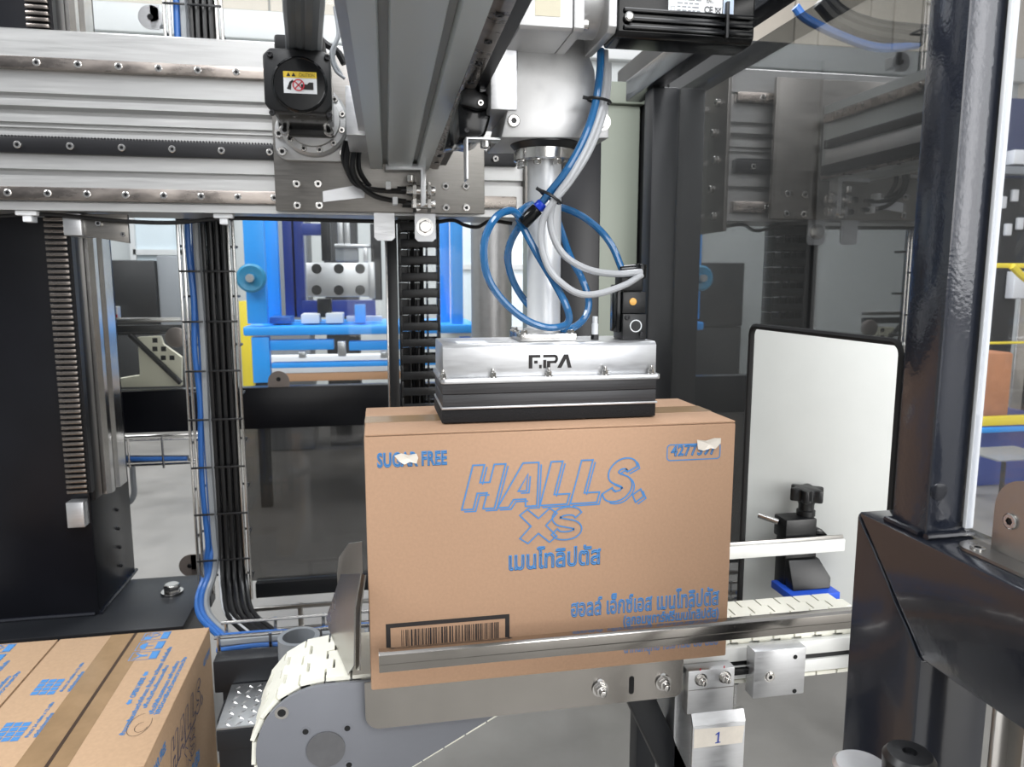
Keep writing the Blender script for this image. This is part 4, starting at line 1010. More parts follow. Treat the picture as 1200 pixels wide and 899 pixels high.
# chain links
def link_mesh():
    m = M(); n = 5; wd = (BY1 - BY0) / n; Lp = .0372; e = .0009; k = .0115; pts = []
    for i in range(n):
        o = k if i % 2 else 0; pts += [(Lp / 2 - e + o - k / 2, -(BY1 - BY0) / 2 + i * wd + e), (Lp / 2 - e + o - k / 2, -(BY1 - BY0) / 2 + (i + 1) * wd - e)]
    for i in reversed(range(n)):
        o = k if i % 2 else 0; pts += [(-Lp / 2 + e + o - k / 2, -(BY1 - BY0) / 2 + (i + 1) * wd - e), (-Lp / 2 + e + o - k / 2, -(BY1 - BY0) / 2 + i * wd + e)]
    m.prism([(x, y, -.0062) for x, y in pts], (0, 0, .0062))
    m.box(-.010, .010, -(BY1 - BY0) / 2 + .004, (BY1 - BY0) / 2 - .004, -.011, -.0063)
    return shared('belt_link', m, belt_m)
ML = link_mesh()
R_ = ZT - NZc; path = []
x = 1.50
a1 = atan2(.735 - NZc, .21 - NXc) - math.acos(min(1, R_ / V((.21 - NXc, .735 - NZc)).length)) + 2 * pi
poly = [V((.843, ZT)), V((NXc, ZT))] + [V((NXc + R_ * cos(q), NZc + R_ * sin(q))) for q in [pi / 2 + (a1 - pi / 2) * i / 40 for i in range(1, 41)]] + [V((.21, .735)), V((.26, .729)), V((.843, .729))]
s = 0; pitch = .0385; nxt = pitch / 2
for a, b in zip(poly, poly[1:]):
    L_ = (b - a).length; dd = (b - a) / L_
    while nxt <= s + L_:
        p = a + dd * (nxt - s); X_ = V((-dd.x, 0, -dd.y)); N_ = V((dd.y, 0, -dd.x)) * -1
        # outward normal: travelling left on top -> up
        N_ = V((dd.y, 0, -dd.x)); N_ = N_ if True else -N_
        if abs(dd.x + 1) < 1e-6: N_ = V((0, 0, 1))
        else: N_ = V((dd.y, 0, -dd.x)); 
        Y_ = N_.cross(X_)
        q = Matrix((X_, Y_, N_)).transposed().to_quaternion()
        link('belt_link', ML, (p.x, (BY0 + BY1) / 2, p.y), cv, quat=q); nxt += pitch
    s += L_
# slide rails carrying the belt
obj('wear_strip', M().box(NXc, .84, 1.085, 1.10, .77, .797), white_prof, cv)
obj('wear_strip', M().box(NXc, .84, 1.18, 1.195, .77, .797), white_prof, cv)
# legs
for x in (.485,):
    obj('leg', M().box(x, x + .045, 1.10, 1.18, 0, .715, b=.003), alu_plain, cv)
a = pp([(723, 842), (770, 842), (792, 899), (745, 899)], 1.12)
m = M(); m.prism([(a[0].x, 1.10, .724), (a[0].x + .05, 1.10, .724), (a[0].x + .20, 1.10, .40), (a[0].x + .15, 1.10, .40)], (0, .045, 0), b=.003)
obj('brace', m, paint_matt, cv)
# polished front plate with slots
gpz0 = P(600, 848, 1.05).z
gl = thing('guide_plate', 'polished stainless plate with slotted holes below the big carton', 'plate', (.2, 1.052, .72))
xa, xb = P(427, 800, 1.05).x, P(800, 800, 1.05).x
outl = [(xa, .805), (xb, .805), (xb, .745)] + [(xb - .015 + .015 * cos(q), .745 - .015 * sin(q)) for q in [pi / 2 * i / 6 for i in range(7)]] + [(xa + .022 - .022 * sin(q), .752 - .022 * cos(q)) for q in [pi / 2 * i / 6 for i in range(7)]]
obj('plate', M().prism([(x, 1.050, z) for x, z in outl], (0, .003, 0)), stainless, gl)
for u, v, nt_ in ((703, 806, 1), (740, 803, 0), (777, 799, 1)):
    c = P(u, v, 1.05); r = .0042; L_ = .011
    sl = [(c.x + r * cos(q), 1.0496, c.z + L_ + r * sin(q)) for q in [pi * i / 8 for i in range(9)]] + [(c.x + r * cos(q), 1.0496, c.z - L_ + r * sin(q)) for q in [pi + pi * i / 8 for i in range(9)]]
    so = obj('slot', M().prism(sl, (0, -.0001, 0)), label_white if nt_ else dark_hole, gl)
    if nt_: fix(ME_NUT, 'nut', (c.x, 1.0492, c.z - .001), FR, .0096, gl, .011)
# end stop plate across the belt
s0, s1 = PZ(409, 791, .8095), PZ(389, 744, .8095)
dv = (s1 - s0).normalized(); nv = V((dv.y, -dv.x, 0))
es = thing('end_stop', 'bent stainless stop plate across the belt left of the big carton', 'plate', (s0.x, s0.y, .81))
q = [PL(u, v, s0, nv) for u, v in [(409, 790.5), (389, 743.5), (383, 725), (401, 673), (424, 672), (417, 713), (416, 780)]]
for i in (0, 1): q[i].z = .8105
obj('plate', M().prism(q, -nv * .002), stainless_b, es)
q = [PL(u, v, s0 + V((.004, 0, 0)), nv) for u, v in [(424, 672), (427.5, 674), (422, 714), (421, 786), (417, 786), (416.5, 714)]]
obj('folded_lip', M().prism(q, nv * .002), stainless, es)
q = [P(u, v, 1.236) for u, v in [(409, 637), (424, 635), (426, 700), (396, 700), (395, 673), (397, 654)]]
obj('rear_wing', M().prism(q, (0, .002, 0)), stainless_b, es)
obj('rear_foot', M().box(q[3].x, q[2].x, 1.2165, 1.240, .76, .80), stainless_b, es)
# guide bar in front of the carton
gbar = thing('guide_bar', 'straight stainless guide bar running in front of the big carton', 'bar', (.4, .97, .866))
bz0, bz1 = .8645, .8935
bpf = [(.968, bz0), (.968, bz0 + .011), (.966, bz0 + .013), (.966, bz1 - .003), (.970, bz1), (.982, bz1), (.982, bz0)]
obj('bar', M().prism([(-.006, y, z) for y, z in bpf], (.845, 0, 0), b=.0006), stainless, gbar)
obj('bar_end_foot', M().box(.80, .83, .983, 1.062, .745, .88, b=.002), stainless_b, gbar)
# bracket with number label
bk = thing('number_bracket', 'aluminium bracket with white label numbered 1 and two nuts below the carton corner', 'bracket', (.5, 1.04, .6))
a, b = P(803, 835, 1.045), P(859, 779, 1.045)
obj('top_block', M().box(a.x, b.x, 1.038, 1.0605, a.z, b.z, b=.0015), alu_plain, bk)
obj('groove', M().box(a.x + .001, b.x - .001, 1.0375, 1.0379, (a.z * .45 + b.z * .55), (a.z * .45 + b.z * .55) + .001), alu_dark, bk)
for u, v in ((821, 796), (849, 793)):
    c = P(u, v, 1.038); fix(ME_NUT, 'nut', (c.x, 1.0378, c.z), FR, .0078, bk, .009)
    rect_m = M(); e = P(u, v - 11, 1.037); rect_m.box(e.x - .001, e.x + .001, 1.0376, 1.0379, e.z - .002, e.z + .002); obj('pen_mark', rect_m, red, bk)
c, d_ = P(812, 858, 1.03), P(873, 858, 1.03)
zz = P(812, 852, 1.03).z
obj('bend', M().prism([(c.x, 1.038, a.z + .0005), (c.x, 1.030, zz), (c.x, 1.036, zz), (c.x, 1.044, a.z + .0005)], (d_.x - c.x, 0, 0)), alu_plain, bk)
obj('flat_leg', M().box(c.x, d_.x, 1.030, 1.036, .30, zz - .0005, b=.001), alu_plain, bk)
obj('leg_foot', M().box(c.x - .02, d_.x + .02, 1.0, 1.066, 0, .299, b=.002), paint_matt, bk)
l0, l1 = P(812, 875, 1.03), P(873, 851, 1.03)
lbq = obj('number_label', M().prism([(l0.x + .001, 1.0295, P(812, 877, 1.03).z), (l1.x - .004, 1.0295, P(870, 870, 1.03).z), (l1.x - .001, 1.0295, P(873, 850, 1.03).z), (l0.x + .001, 1.0295, P(812, 855, 1.03).z)], (0, -.0004, 0)), paper_white, bk)
e = P(840, 871, 1.029); B = Basis((e.x, 1.029, e.z), (1, 0, 0), (0, 0, 1))
m = M(); m.prism([B(x_, y_, .0003) for x_, y_ in [(-.003, 0), (.006, .0006), (.006, .0022), (.0030, .0022), (.0042, .0195), (.0024, .0195), (-.0030, .0160), (-.0028, .0140), (.0012, .0162), (.0005, .0020), (-.003, .0017)]], B.n * .0001)
obj('lettering', m, mat('blue_pen', srgb(38, 66, 160), .6), lbq)
# clamp block on the profile
a, b = P(882, 822, 1.035), P(945, 759, 1.035)
cb = thing('clamp_block', 'square aluminium block with centre screw on the conveyor side right of the bracket', 'block', ((a.x + b.x) / 2, 1.045, a.z))
obj('block', M().box(a.x, b.x, 1.035, 1.0612, a.z + .004, b.z + .001, b=.0012), alu_plain, cb)
c = P(902, 793, 1.035); fix(ME_SCREW, 'screw', (c.x, 1.0352, c.z), FR, .0074, cb, .003); obj('screw_collar', M().ring((c.x, 1.0351, c.z), FR, .0095, .0078, .0006), steel, cb)
for u, v in ((932, 770), (931, 810)):
    c = P(u, v, 1.035); obj('pin_hole', M().cyl((c.x, 1.0352, c.z), (c.x, 1.0346, c.z), .0038, 14), dark_hole, cb)
c0, c1 = P(858, 788, 1.055), P(884, 786, 1.055)
obj('slot_rod', M().box(b.x * 0 + c0.x, c1.x - .001, 1.052, 1.0605, c0.z - .005, c0.z + .005, b=.001), black, cb)
# far guide rail + clamp
ra, rb_ = P(850, 656, 1.262), P(850, 638, 1.262)
gr2 = thing('far_guide_rail', 'white topped guide rail on the far side of the conveyor right of the carton', 'rail', (.7, 1.26, ra.z))
obj('rail', M().box(.46, .90, 1.255, 1.262, ra.z + .002, rb_.z - .004, b=.002), white_prof, gr2)
obj('back_strip', M().box(.46, .90, 1.2625, 1.268, ra.z + .004, rb_.z + .002, b=.001), stainless_b, gr2)
kx = P(941, 640, 1.30)
ck = thing('rail_clamp', 'black star knob clamp gripping the far guide rail before the white board', 'clamp', (kx.x, 1.30, .76))
hx0, hx1 = P(921, 625, 1.272).x, P(957, 625, 1.272).x; hz0, hz1 = P(940, 633, 1.272).z, P(940, 609, 1.272).z
obj('clamp_head', M().box(hx0, hx1, 1.272, 1.318, hz0, hz1, b=.003), black, ck)
obj('stalk', M().box(hx0 + .002, hx1 + .002, 1.272, 1.310, P(940, 690, 1.272).z, hz0 - .0005, b=.002), black, ck)
obj('neck', M().lathe((kx.x, 1.297, hz1 + .0005), (0, 0, 1), [(.018, 0), (.018, .010), (.015, .012), (.015, .022), (.018, .030)], 20), black, ck)
pts = []
for i in range(72):
    t = 2 * pi * i / 72; r = .0285 + .0058 * cos(6 * t + .4); pts.append((kx.x + r * cos(t), 1.297 + r * sin(t), hz1 + .031))
obj('star_grip', M().prism(pts, (0, 0, .026), b=.003), black, ck)
obj('rod', M().cyl((hx0 - .0005, 1.300, hz1 - .012), (hx0 - .030, 1.325, hz1 - .004), .0062, 14), steel, ck)
obj('latch', M().prism([(hx1 + .0005, 1.274, hz0 + .004), (hx1 + .026, 1.274, hz0 - .002), (hx1 + .026, 1.274, hz0 + .006), (hx1 + .012, 1.274, hz0 + .019), (hx1 + .0005, 1.274, hz0 + .019)], (0, .020, 0), b=.002), black_gloss, ck)
fz = P(960, 688, 1.25).z
obj('foot', M().prism([(hx0 + .003, 1.240, fz), (P(973, 690, 1.24).x, 1.240, fz), (P(973, 690, 1.24).x, 1.240, fz + .022), (hx1 + .002, 1.262, P(950, 655, 1.262).z), (hx0 + .003, 1.262, P(950, 655, 1.262).z)], (0, .030, 0), b=.002), black, ck)
obj('blue_base', M().box(P(928, 690, 1.225).x, P(984, 690, 1.225).x, 1.222, 1.30, fz - .016, fz - .0005, b=.002), mat('blue_clamp_base', srgb(36, 84, 200), .4), ck, 'bright blue base')
obj('base_arm', M().box(kx.x - .015, kx.x + .015, 1.2175, 1.30, .755, fz - .0165, b=.001), stainless_b, ck)

# ================================================================== CABLE TRAY (vertical)
TY = 2.24
tr = thing('cable_tray', 'upright steel wire cable tray behind the gantry beam left of the blue machine', 'tray', (-.5, TY, .3))
txs = (-.5345, -.5218, -.4007, -.388)
for x in txs:
    obj('wire', M().cyl((x, TY, .44), (x, TY, 3.0), .0044, 8), steel, tr)
for x in (-.51, -.482, -.455, -.428): obj('wire', M().cyl((x, TY + .062, .44), (x, TY + .062, 3.0), .0038, 8), steel, tr)
z = .50
while z < 2.9:
    m = M(); m.tube([(txs[0], TY, z), (txs[0], TY + .062, z), (txs[3], TY + .062, z), (txs[3], TY, z)], .0038, 8); obj('rung', m, rack_m, tr); z += .142
def vcable(x, y, r, ma, lab, group, wob=.004, bot=None):
    rnd = random.Random(int((x + 5) * 1e5)); z = 2.9; pts = []
    while z > .62: pts.append((x + rnd.uniform(-wob, wob), y + rnd.uniform(-.002, .002), z)); z -= .142
    pts += bot or [(x + .002, y - .012, .55), (x + .012, y - .06, .50), (x + .05, y - .20, .475), (x + .13, y - .33, .470)]
    single('cable', M().tube(spline(pts, 4), r, 8), ma, lab, 'cable', group)
def bl(d): return [(-.512 + d, TY + .016, .58), (-.520 + d, TY + .005, .52), (-.532 + d, TY - .04, .475), (-.500 + d, TY - .16, .468), (-.42 + d, TY - .30, .470)]
vcable(-.509, TY + .016, .0080, cable_blue, 'blue cable in the upright wire tray, next to its left side wires', None, .004, bl(0))
vcable(-.500, TY + .036, .0075, cable_blue, 'second blue cable in the upright wire tray, behind the first', None, .003, bl(.012))
vcable(-.4895, TY + .016, .0090, cable_grey, 'thick grey cable beside the blue one in the upright wire tray', None, .002, bl(.026))
vcable(-.478, TY + .034, .0075, mat('pale_grey_cable', srgb(176, 178, 180), .4), 'pale grey cable between the grey and black cables of the tray', None, .002)
for i in range(8):
    vcable(-.4695 + i * .0088, TY + .013 + (i % 2) * .018, .0068, cable_black, '%s black cable from the left among eight in the upright wire tray' % ('first', 'second', 'third', 'fourth', 'fifth', 'sixth', 'seventh', 'last')[i], 'black cables in the upright wire tray', .0010)
z = .571
while z < 2.9:
    m = M()
    for x0, x1 in ((txs[0] - .002, -.480), (-.474, txs[3] + .002)):
        m.box(x0, x1, TY - .006, TY - .003, z - .003, z + .003, b=.001)
    obj('cable_tie', m, black, tr); z += .142
# low wire tray with cables in front of the smoked guard
lt = thing('low_cable_tray', 'low horizontal wire tray carrying blue and grey cables behind the conveyor nose', 'tray', (-.3, 1.75, .55))
zz = [P(320, 742, 1.72).z, P(320, 764, 1.72).z]
for z in zz:
    obj('wire', M().cyl((-.385, 1.72, z), (.45, 1.72, z), .0045, 8), steel, lt)
    obj('wire', M().cyl((-.385, 1.80, z - .002), (.45, 1.80, z - .002), .004, 8), steel, lt)
for i in range(8):
    x = -.375 + i * .115; obj('rung', M().tube([(x, 1.715, zz[0] + .004), (x, 1.715, zz[1] - .008), (x, 1.805, zz[1] - .008), (x, 1.805, zz[0])], .004, 8), steel, lt)
hc = [(.006, cable_blue, 'blue cable lying in the low wire tray'), (.012, cable_grey, 'thick grey cable lying in the low wire tray'), (.006, cable_black, 'black cable lying in the low wire tray'), (.007, cable_grey, 'thin grey cable lying at the back of the low wire tray'), (.006, cable_blue, 'second blue cable at the back of the low wire tray')]
for i, (r, ma, lab) in enumerate(hc):
    y = 1.733 + i * .0165; z = zz[1] - .002 + r
    single('cable', M().tube(spline([(-.385 + k * .10, y + random.uniform(-.003, .003), z + random.uniform(0, .010)) for k in range(9)], 5), r, 8), ma, lab, 'cable', 'cables in the low wire tray')
e = P(350, 756, 1.55); sz_ = P(290, 850, 1.48).z
single('grey_collar', M().ring((e.x, 1.56, sz_ + .0008), (0, 0, 1), .044, .034, e.z + .015 - sz_, 32), cable_grey, 'grey plastic collar standing behind the conveyor nose', 'collar')
# step plate and dark base beam
sp = thing('step_plate', 'diamond tread steel step behind the carton stack', 'step', (-.3, 1.56, .5))
sz = P(290, 850, 1.48).z
pl2 = obj('plate', M().box(-.338, -.05, 1.48, 1.648, sz - .006, sz, b=.001), diamond_m, sp)
m = M(); k = 0
for i in range(12):
    for j in range(8):
        cx, cy = -.318 + i * .0225, 1.49 + j * .0205
        s = 1 if ((i // 1) + j) % 2 else -1
        dx, dy = .0075, .0075 * s
        L_ = V((cx - dx, cy - dy, sz)); R2 = V((cx + dx, cy + dy, sz)); nn = V((-dy, dx, 0)).normalized() * .0028
        a_ = [m.bm.verts.new(p) for p in (L_, (L_ + R2) / 2 - nn, R2, (L_ + R2) / 2 + nn)]; top = m.bm.verts.new((L_ + R2) / 2 + V((0, 0, .0022)))
        for q in range(4): m.bm.faces.new((a_[q], a_[(q + 1) % 4], top))
obj('tread_studs', m, steel, pl2, smooth=0)['kind'] = 'stuff'
obj('front_edge', M().box(-.338, -.05, 1.478, 1.49, sz - .05, sz - .0065, b=.001), paint_matt, sp)
obj('support', M().box(-.345, -.06, 1.52, 1.60, 0, sz - .0065, b=.002), paint_matt, sp)
bzt = P(320, 769, 1.652).z
bb = thing('base_beam', 'dark base beam behind the diamond tread step', 'beam', (-.1, 1.67, 0))
obj('beam', M().box(-.376, 1.40, 1.650, 1.70, sz - .02, bzt, b=.004), paint_matt, bb)
for x in (-.36, 1.33): obj('leg', M().box(x, x + .06, 1.655, 1.70, 0, sz - .0205, b=.003), paint_matt, bb)

# ================================================================== DRAG CHAIN
DY = 2.10
cxa, cxb = P(468, 350, DY).x, P(516, 350, DY).x
sxa = P(455, 350, DY).x
dch = thing('drag_chain', 'black ladder link cable chain hanging below the carriage plate', 'chain', ((cxa + cxb) / 2, DY, .55))
def chain_link():
    m = M(); w_ = cxb - cxa; p = .0462
    for x in (0, w_ - .007): m.box(x, x + .007, 0, .055, .0005, p - .0005, b=.0008)
    m.box(.0071, w_ - .0071, 0, .006, .004, .027, b=.001)
    m.box(.0071, w_ - .0071, .049, .055, .012, .030, b=.001)
    for f in (.24, .44, .68): m.box(w_ * f, w_ * f + .0035, .0065, .0485, .001, p - .001)
    m.box(.0075, w_ * .60, .044, .0485, .0006, p - .0006)
    return shared('chain_link', m, black)
MCL = chain_link(); z = .56
while z < 1.54: link('chain_link', MCL, (cxa, DY, z), dch); z += .0462
single('chain_channel', M().box(sxa, cxa - .004, DY - .005, DY + .07, .45, 1.56, b=.003), black, 'black upright channel along the left side of the ladder link chain', 'channel')
single('channel_edge', M().box(sxa - .006, sxa - .0005, DY + .0, DY + .012, .45, 1.52, b=.001), steel, 'thin steel edge strip left of the black chain channel', 'strip')
for i in range(2):
    x = cxa + (cxb - cxa) * (.34, .57)[i]
    single('chain_cable', M().cyl((x, DY + .03, .5), (x, DY + .03, 1.6), .0055, 8), cable_black, ('left', 'right')[i] + ' of two black cables running inside the ladder link chain', 'cable', 'cables inside the drag chain')

# ================================================================== REAR GUARD
GY = 2.80
rg = thing('rear_guard', 'dark rear guard frame crossing below the blue machine', 'frame', (-.3, GY, 0))
bz0, bz1 = .855, 1.008
obj('rail', M().box(-1.9, .62, GY, GY + .06, bz0, bz1, b=.004), paint_col, rg)
for x in (-1.32, .44): obj('post', M().box(x, x + .06, GY, GY + .06, 0, bz0 - .0005, b=.004), paint_matt, rg)
for x in (-1.32, .44): obj('post', M().box(x, x + .06, GY, GY + .06, bz1 + .0005, 2.8, b=.004), paint_matt, rg)
obj('top_rail', M().box(-1.9, .62, GY, GY + .06, 2.8005, 2.87, b=.004), paint_matt, rg)
obj('bottom_rail', M().box(-.47, .62, GY, GY + .06, .20, .26, b=.004), paint_matt, rg)
gp2 = thing('clear_guard', 'clear rear guard pane in front of the blue machine', 'panel', (-.2, GY + .02, bz1))
obj('pane', M().box(-1.26, .438, GY + .024, GY + .029, bz1 + .002, 2.798), pane_clear, gp2)
gp3 = thing('smoked_guard', 'scuffed smoked guard pane between cable tray and big carton', 'panel', (-.1, GY + .02, .27))
a = P(289, 600, GY)
obj('pane', M().box(a.x, .438, GY + .024, GY + .029, .262, bz0 - .002), pane_smoke, gp3)
for u, v, lab, zc in ((326, 449, 'rounded bronze hinge plate on the rear rail below the blue machine', None),):
    e = P(u, 453, GY - .002); r = .038
    hp = thing('hinge_plate', lab, 'hinge', (e.x, GY, bz1))
    obj('plate', M().prism([(e.x + r * cos(q), GY + .018, bz1 + .02 + r * sin(q)) for q in [pi * i / 12 for i in range(13)]] + [(e.x - r, GY + .018, bz1 + .0005), (e.x + r, GY + .018, bz1 + .0005)], (0, .004, 0)), brown_plate, hp)
    fix(ME_SCREW_D, 'screw', (e.x, GY + .0178, bz1 + .028), FR, .008, hp, .004)
    obj('foot', M().box(e.x - r, e.x + r, GY + .002, GY + .0178, bz1 + .0004, bz1 + .0035), brown_plate, hp)
e = P(224, 663, GY - .05); r = .042
hp = thing('hinge_plate', 'rounded bronze hinge plate low down left of the wire tray over the pale floor', 'hinge', (e.x, GY - .05, e.z))
obj('plate', M().cyl((e.x, GY - .05, e.z), (e.x, GY - .046, e.z), r, 28).box(e.x, e.x + .07, GY - .05, GY - .046, e.z - r, e.z + r), brown_plate, hp)
fix(ME_SCREW_D, 'screw', (e.x - .005, GY - .0505, e.z), FR, .008, hp, .004)
obj('arm', M().box(e.x + .03, e.x + .06, GY - .0455, GY + .03, .2, e.z + .03), paint_matt, hp)
e = P(179, 30, 2.75)
hp = thing('hinge_plate', 'rounded grey hinge plate above the gantry beam left of the wire tray top', 'hinge', (e.x, 2.75, e.z))
e2 = P(176, 20, 2.75); e3 = P(186, 20, 2.75)
obj('plate', M().cyl((e2.x, 2.75, e2.z), (e2.x, 2.754, e2.z), .038, 28).box(e2.x, e3.x, 2.75, 2.754, e2.z - .038, e2.z + .038), alu_plain, hp)
fix(ME_SCREW_D, 'screw', (e2.x, 2.7498, e2.z), FR, .009, hp, .004)
obj('arm', M().box(e3.x - .01, e3.x + .01, 2.755, 2.80, e2.z - .02, e2.z + .02), alu_plain, hp)
# small wire tray and conduits seen left under the rear rail
wt = thing('wire_tray', 'short horizontal wire tray with cables below the rear rail beside the lift column', 'tray', (-.75, 2.72, .8))
for v in (512, 519, 545, 549):
    a, b = P(120, v + 1, 2.70), P(240, v - 1, 2.70); obj('wire', M().cyl((-1.2, 2.70 + (v % 2) * .04, a.z), (b.x, 2.70 + (v % 2) * .04, a.z), .0045, 8), steel, wt)
for u in (190, 150):
    a, b = P(u, 512, 2.70), P(u, 548, 2.70); obj('rung', M().cyl((a.x, 2.695, a.z), (a.x, 2.695, b.z), .004, 8), steel, wt)
a = P(150, 538, 2.72)
for i, (ma, lab) in enumerate(((cable_blue, 'blue cable in the short wire tray beside the lift column'), (cable_black, 'black cable in the short wire tray beside the lift column'), (cable_grey, 'grey cable in the short wire tray beside the lift column'))):
    single('cable', M().tube(spline([(-1.2, 2.715 + i * .012, a.z - .005), (-.95, 2.715 + i * .012, a.z + .004), (-.8, 2.71 + i * .012, a.z), (-.66, 2.705 + i * .01, a.z - .004)], 6), .008, 8), ma, lab, 'cable')
single('conduit', M().tube(spline([P(u, v, 2.74) for u, v in [(155, 546), (156, 562), (157, 578), (152, 588), (140, 591), (120, 592)]], 6), .010, 10), cable_grey, 'bent grey conduit below the short wire tray over the pale floor', 'conduit')
# stainless frame strip at the foot of the smoked pane
ft_ = thing('foot_rail', 'stainless two bar rail at the foot of the smoked pane', 'rail', (-.2, 2.6, .2))
za, zb2 = P(340, 712, 2.6).z, P(340, 738, 2.6).z
for z in (za, zb2): obj('bar', M().box(P(290, 720, 2.6).x, .40, 2.60, 2.612, z - .007, z + .007, b=.002), stainless_b, ft_)
for u in (288, 352, 420): a = P(u, 720, 2.6); obj('upright', M().box(a.x - .010, a.x + .010, 2.6125, 2.62, 0, za + .007, b=.002), stainless_b, ft_)

# ================================================================== BACKGROUND, left of the wire tray
swb = P(128, 357, 3.0), P(139, 374, 3.0)
sw = thing('switch_box', 'small grey switch box with black button and red label behind the lift column', 'switch', (swb[0].x, 3.0, 1.3))
s0_, s1_ = P(124, 373, 2.79), P(140, 359, 2.79)
obj('box', M().box(s0_.x - .02, s1_.x, 2.765, 2.80, s0_.z, s1_.z, b=.002), alu_plain, sw)
obj('mount_arm', M().box(-1.29, s0_.x - .0205, 2.78, 2.7995, (s0_.z + s1_.z) / 2 - .01, (s0_.z + s1_.z) / 2 + .01), alu_dark, sw)
c = P(131.5, 364, 2.765); obj('button', M().cyl((c.x, 2.765, c.z), (c.x, 2.752, c.z), .011, 16, b=.002), black, sw)
c = P(132, 370, 2.765); obj('red_label', M().box(c.x - .015, c.x + .015, 2.7642, 2.7648, c.z - .006, c.z + .004), red, sw)
bm_ = thing('dark_machine', 'black machine housing seen between lift column and wire tray', 'machine', (-2.6, 8.2, 0))
a, b = P(95, 392, 8.2), P(181, 305, 8.2); b2 = P(212, 300, 8.2)
obj('housing', M().box(a.x, b.x, 8.2, 8.7, a.z, b.z, b=.02), black, bm_)
obj('side_cover', M().box(b.x + .002, b2.x, 8.25, 8.7, a.z, b.z + .05, b=.02), cable_grey, bm_)
obj('base', M().box(a.x, b2.x, 8.22, 8.7, .0, a.z - .003, b=.02), dark_cab, bm_)
GB = GY + .0605
a, b = P(118, 377, GB), P(212, 372, GB)
hb2 = thing('guard_bar', 'bright horizontal bar above the cream bracket, fixed to the rear post', 'bar', (-1.0, GB, 1.2))
obj('bar', M().box(-1.26, b.x, GB, GB + .02, a.z - .004, a.z + .012, b=.003), stainless_b, hb2)
obj('dark_bar', M().box(-1.26, b.x, GB, GB + .02, a.z - .040, a.z - .014, b=.003), black, hb2)
cbx = thing('cream_bracket', 'cream plate with dark square holes left of the wire tray', 'bracket', (-.85, GB, 1.0))
crop = lambda pts, Y: [P(u / 3.457, 240 + v / 3.457, Y) for u, v in pts]
obj('plate', M().prism(crop([(556, 536), (648, 532), (660, 565), (735, 618), (735, 735), (460, 741), (456, 708), (566, 690)], GB), (0, .025, 0), b=.003), beige_part, cbx)
for u, v in ((628, 549), (628, 584), (663, 584), (662, 620), (697, 620)):
    c = P(u / 3.457, 240 + v / 3.457, GB); obj('hole', M().box(c.x - .0085, c.x + .0085, GB - .0012, GB - .0002, c.z - .0085, c.z + .0085), dark_hole, cbx)
a, b = P(152, 392, GY + .05), P(212, 449, GY + .05)
single('gas_strut', M().cyl(a, b, .010, 10), black, 'slanting black strut across the cream bracket', 'strut')
a = P(204, 396, GY + .02)
single('pivot_disc', M().cyl((a.x, GY + .056, a.z), (a.x, GY + .036, a.z), .036, 24, b=.003), brown_plate, 'brown pivot disc beside the cream bracket', 'disc')

# ================================================================== BLUE MACHINE
BY = 4.6
bmch = thing('blue_machine', 'bright blue machine frame with table seen through the rear pane', 'machine', (-.2, BY, 0))
def bpx(u0, v0, u1, v1, y, d, name, ma, parent=bmch, b=.006):
    a, c = P(u0, v1, y), P(u1, v0, y); return obj(name, M().box(a.x, c.x, y, y + d, a.z, c.z, b=b), ma, parent)
bpx(285, 380, 562, 394, BY, .75, 'table_top', blue_paint, b=.012)
fz = 0
def bpost(u0, u1, vtop, vbot, y, ma=blue_paint, nm='post'):
    a, c = P(u0, vbot, y), P(u1, vtop, y); z0 = 0 if vbot > 600 else a.z
    return obj(nm, M().box(a.x, c.x, y, y + .08, z0, c.z, b=.004), ma, bmch)
bpost(290, 303, 150, 379.5, BY + .02); bpost(306, 319, 150, 379.5, BY + .3); bpost(297, 315, 395, 449, BY + .02)
bpost(517, 525, 150, 379.5, BY + .25); bpost(530, 541, 150, 379.5, BY + .05); bpost(540, 552, 395, 449, BY + .1)
for u0_, u1_ in ((299, 313), (542, 550)):
    a, c = P(u0_, 449.5, BY + .04), P(u1_, 449.5, BY + .04); obj('lower_leg', M().box(a.x, c.x, BY + .04, BY + .09, 0, a.z, b=.004), dark_cab, bmch)
for u in (337, 347): bpost(u - 2, u + 3, 150, 372, BY + .5, blue_dark, 'ladder_rail')
for v in (272, 303, 330, 356): bpx(338, v, 347, v + 2.5, BY + .51, .02, 'ladder_rung', label_white, b=.002)
bpx(316, 398, 391, 411, BY + .03, .08, 'lower_rail', blue_paint); bpx(409, 398, 560, 411, BY + .03, .08, 'lower_rail', blue_paint)
bpx(318, 421, 560, 432, BY + .03, .08, 'lower_rail', blue_paint)
bpx(312, 433, 560, 448, BY + .06, .03, 'brown_board', foam_board)
bpx(396, 400, 405, 418, BY + .02, .06, 'latch', alu_plain)
for u in (350, 446): bpx(u, 412, u + 8, 420, BY + .02, .06, 'latch', alu_plain)
hp_ = bpx(360, 308, 432, 348, BY + .05, .04, 'hole_plate', alu_plain); bpx(432.5, 307, 439, 350, BY + .03, .10, 'plate_edge', alu_plain)
for u in (371, 397, 422):
    for v in (315, 340):
        c = P(u, v, BY + .05); obj('bolt_recess', M().lathe((c.x, BY + .0495, c.z), FR, [(.030, 0), (.030, .002), (.024, .002)], 18), black, hp_)
bpx(377, 240, 386, 306, BY + .12, .05, 'slide', rack_m); bpx(396, 240, 401, 290, BY + .12, .05, 'cylinder', alu_plain); bpx(404, 240, 409, 290, BY + .12, .05, 'cylinder', alu_plain)
bpx(392, 286, 434, 290, BY + .1, .08, 'cross_plate', alu_plain); bpx(426, 290, 431, 307, BY + .1, .06, 'hanger', alu_plain); bpx(393, 291, 420, 306, BY + .14, .1, 'valve_bank', cable_grey)
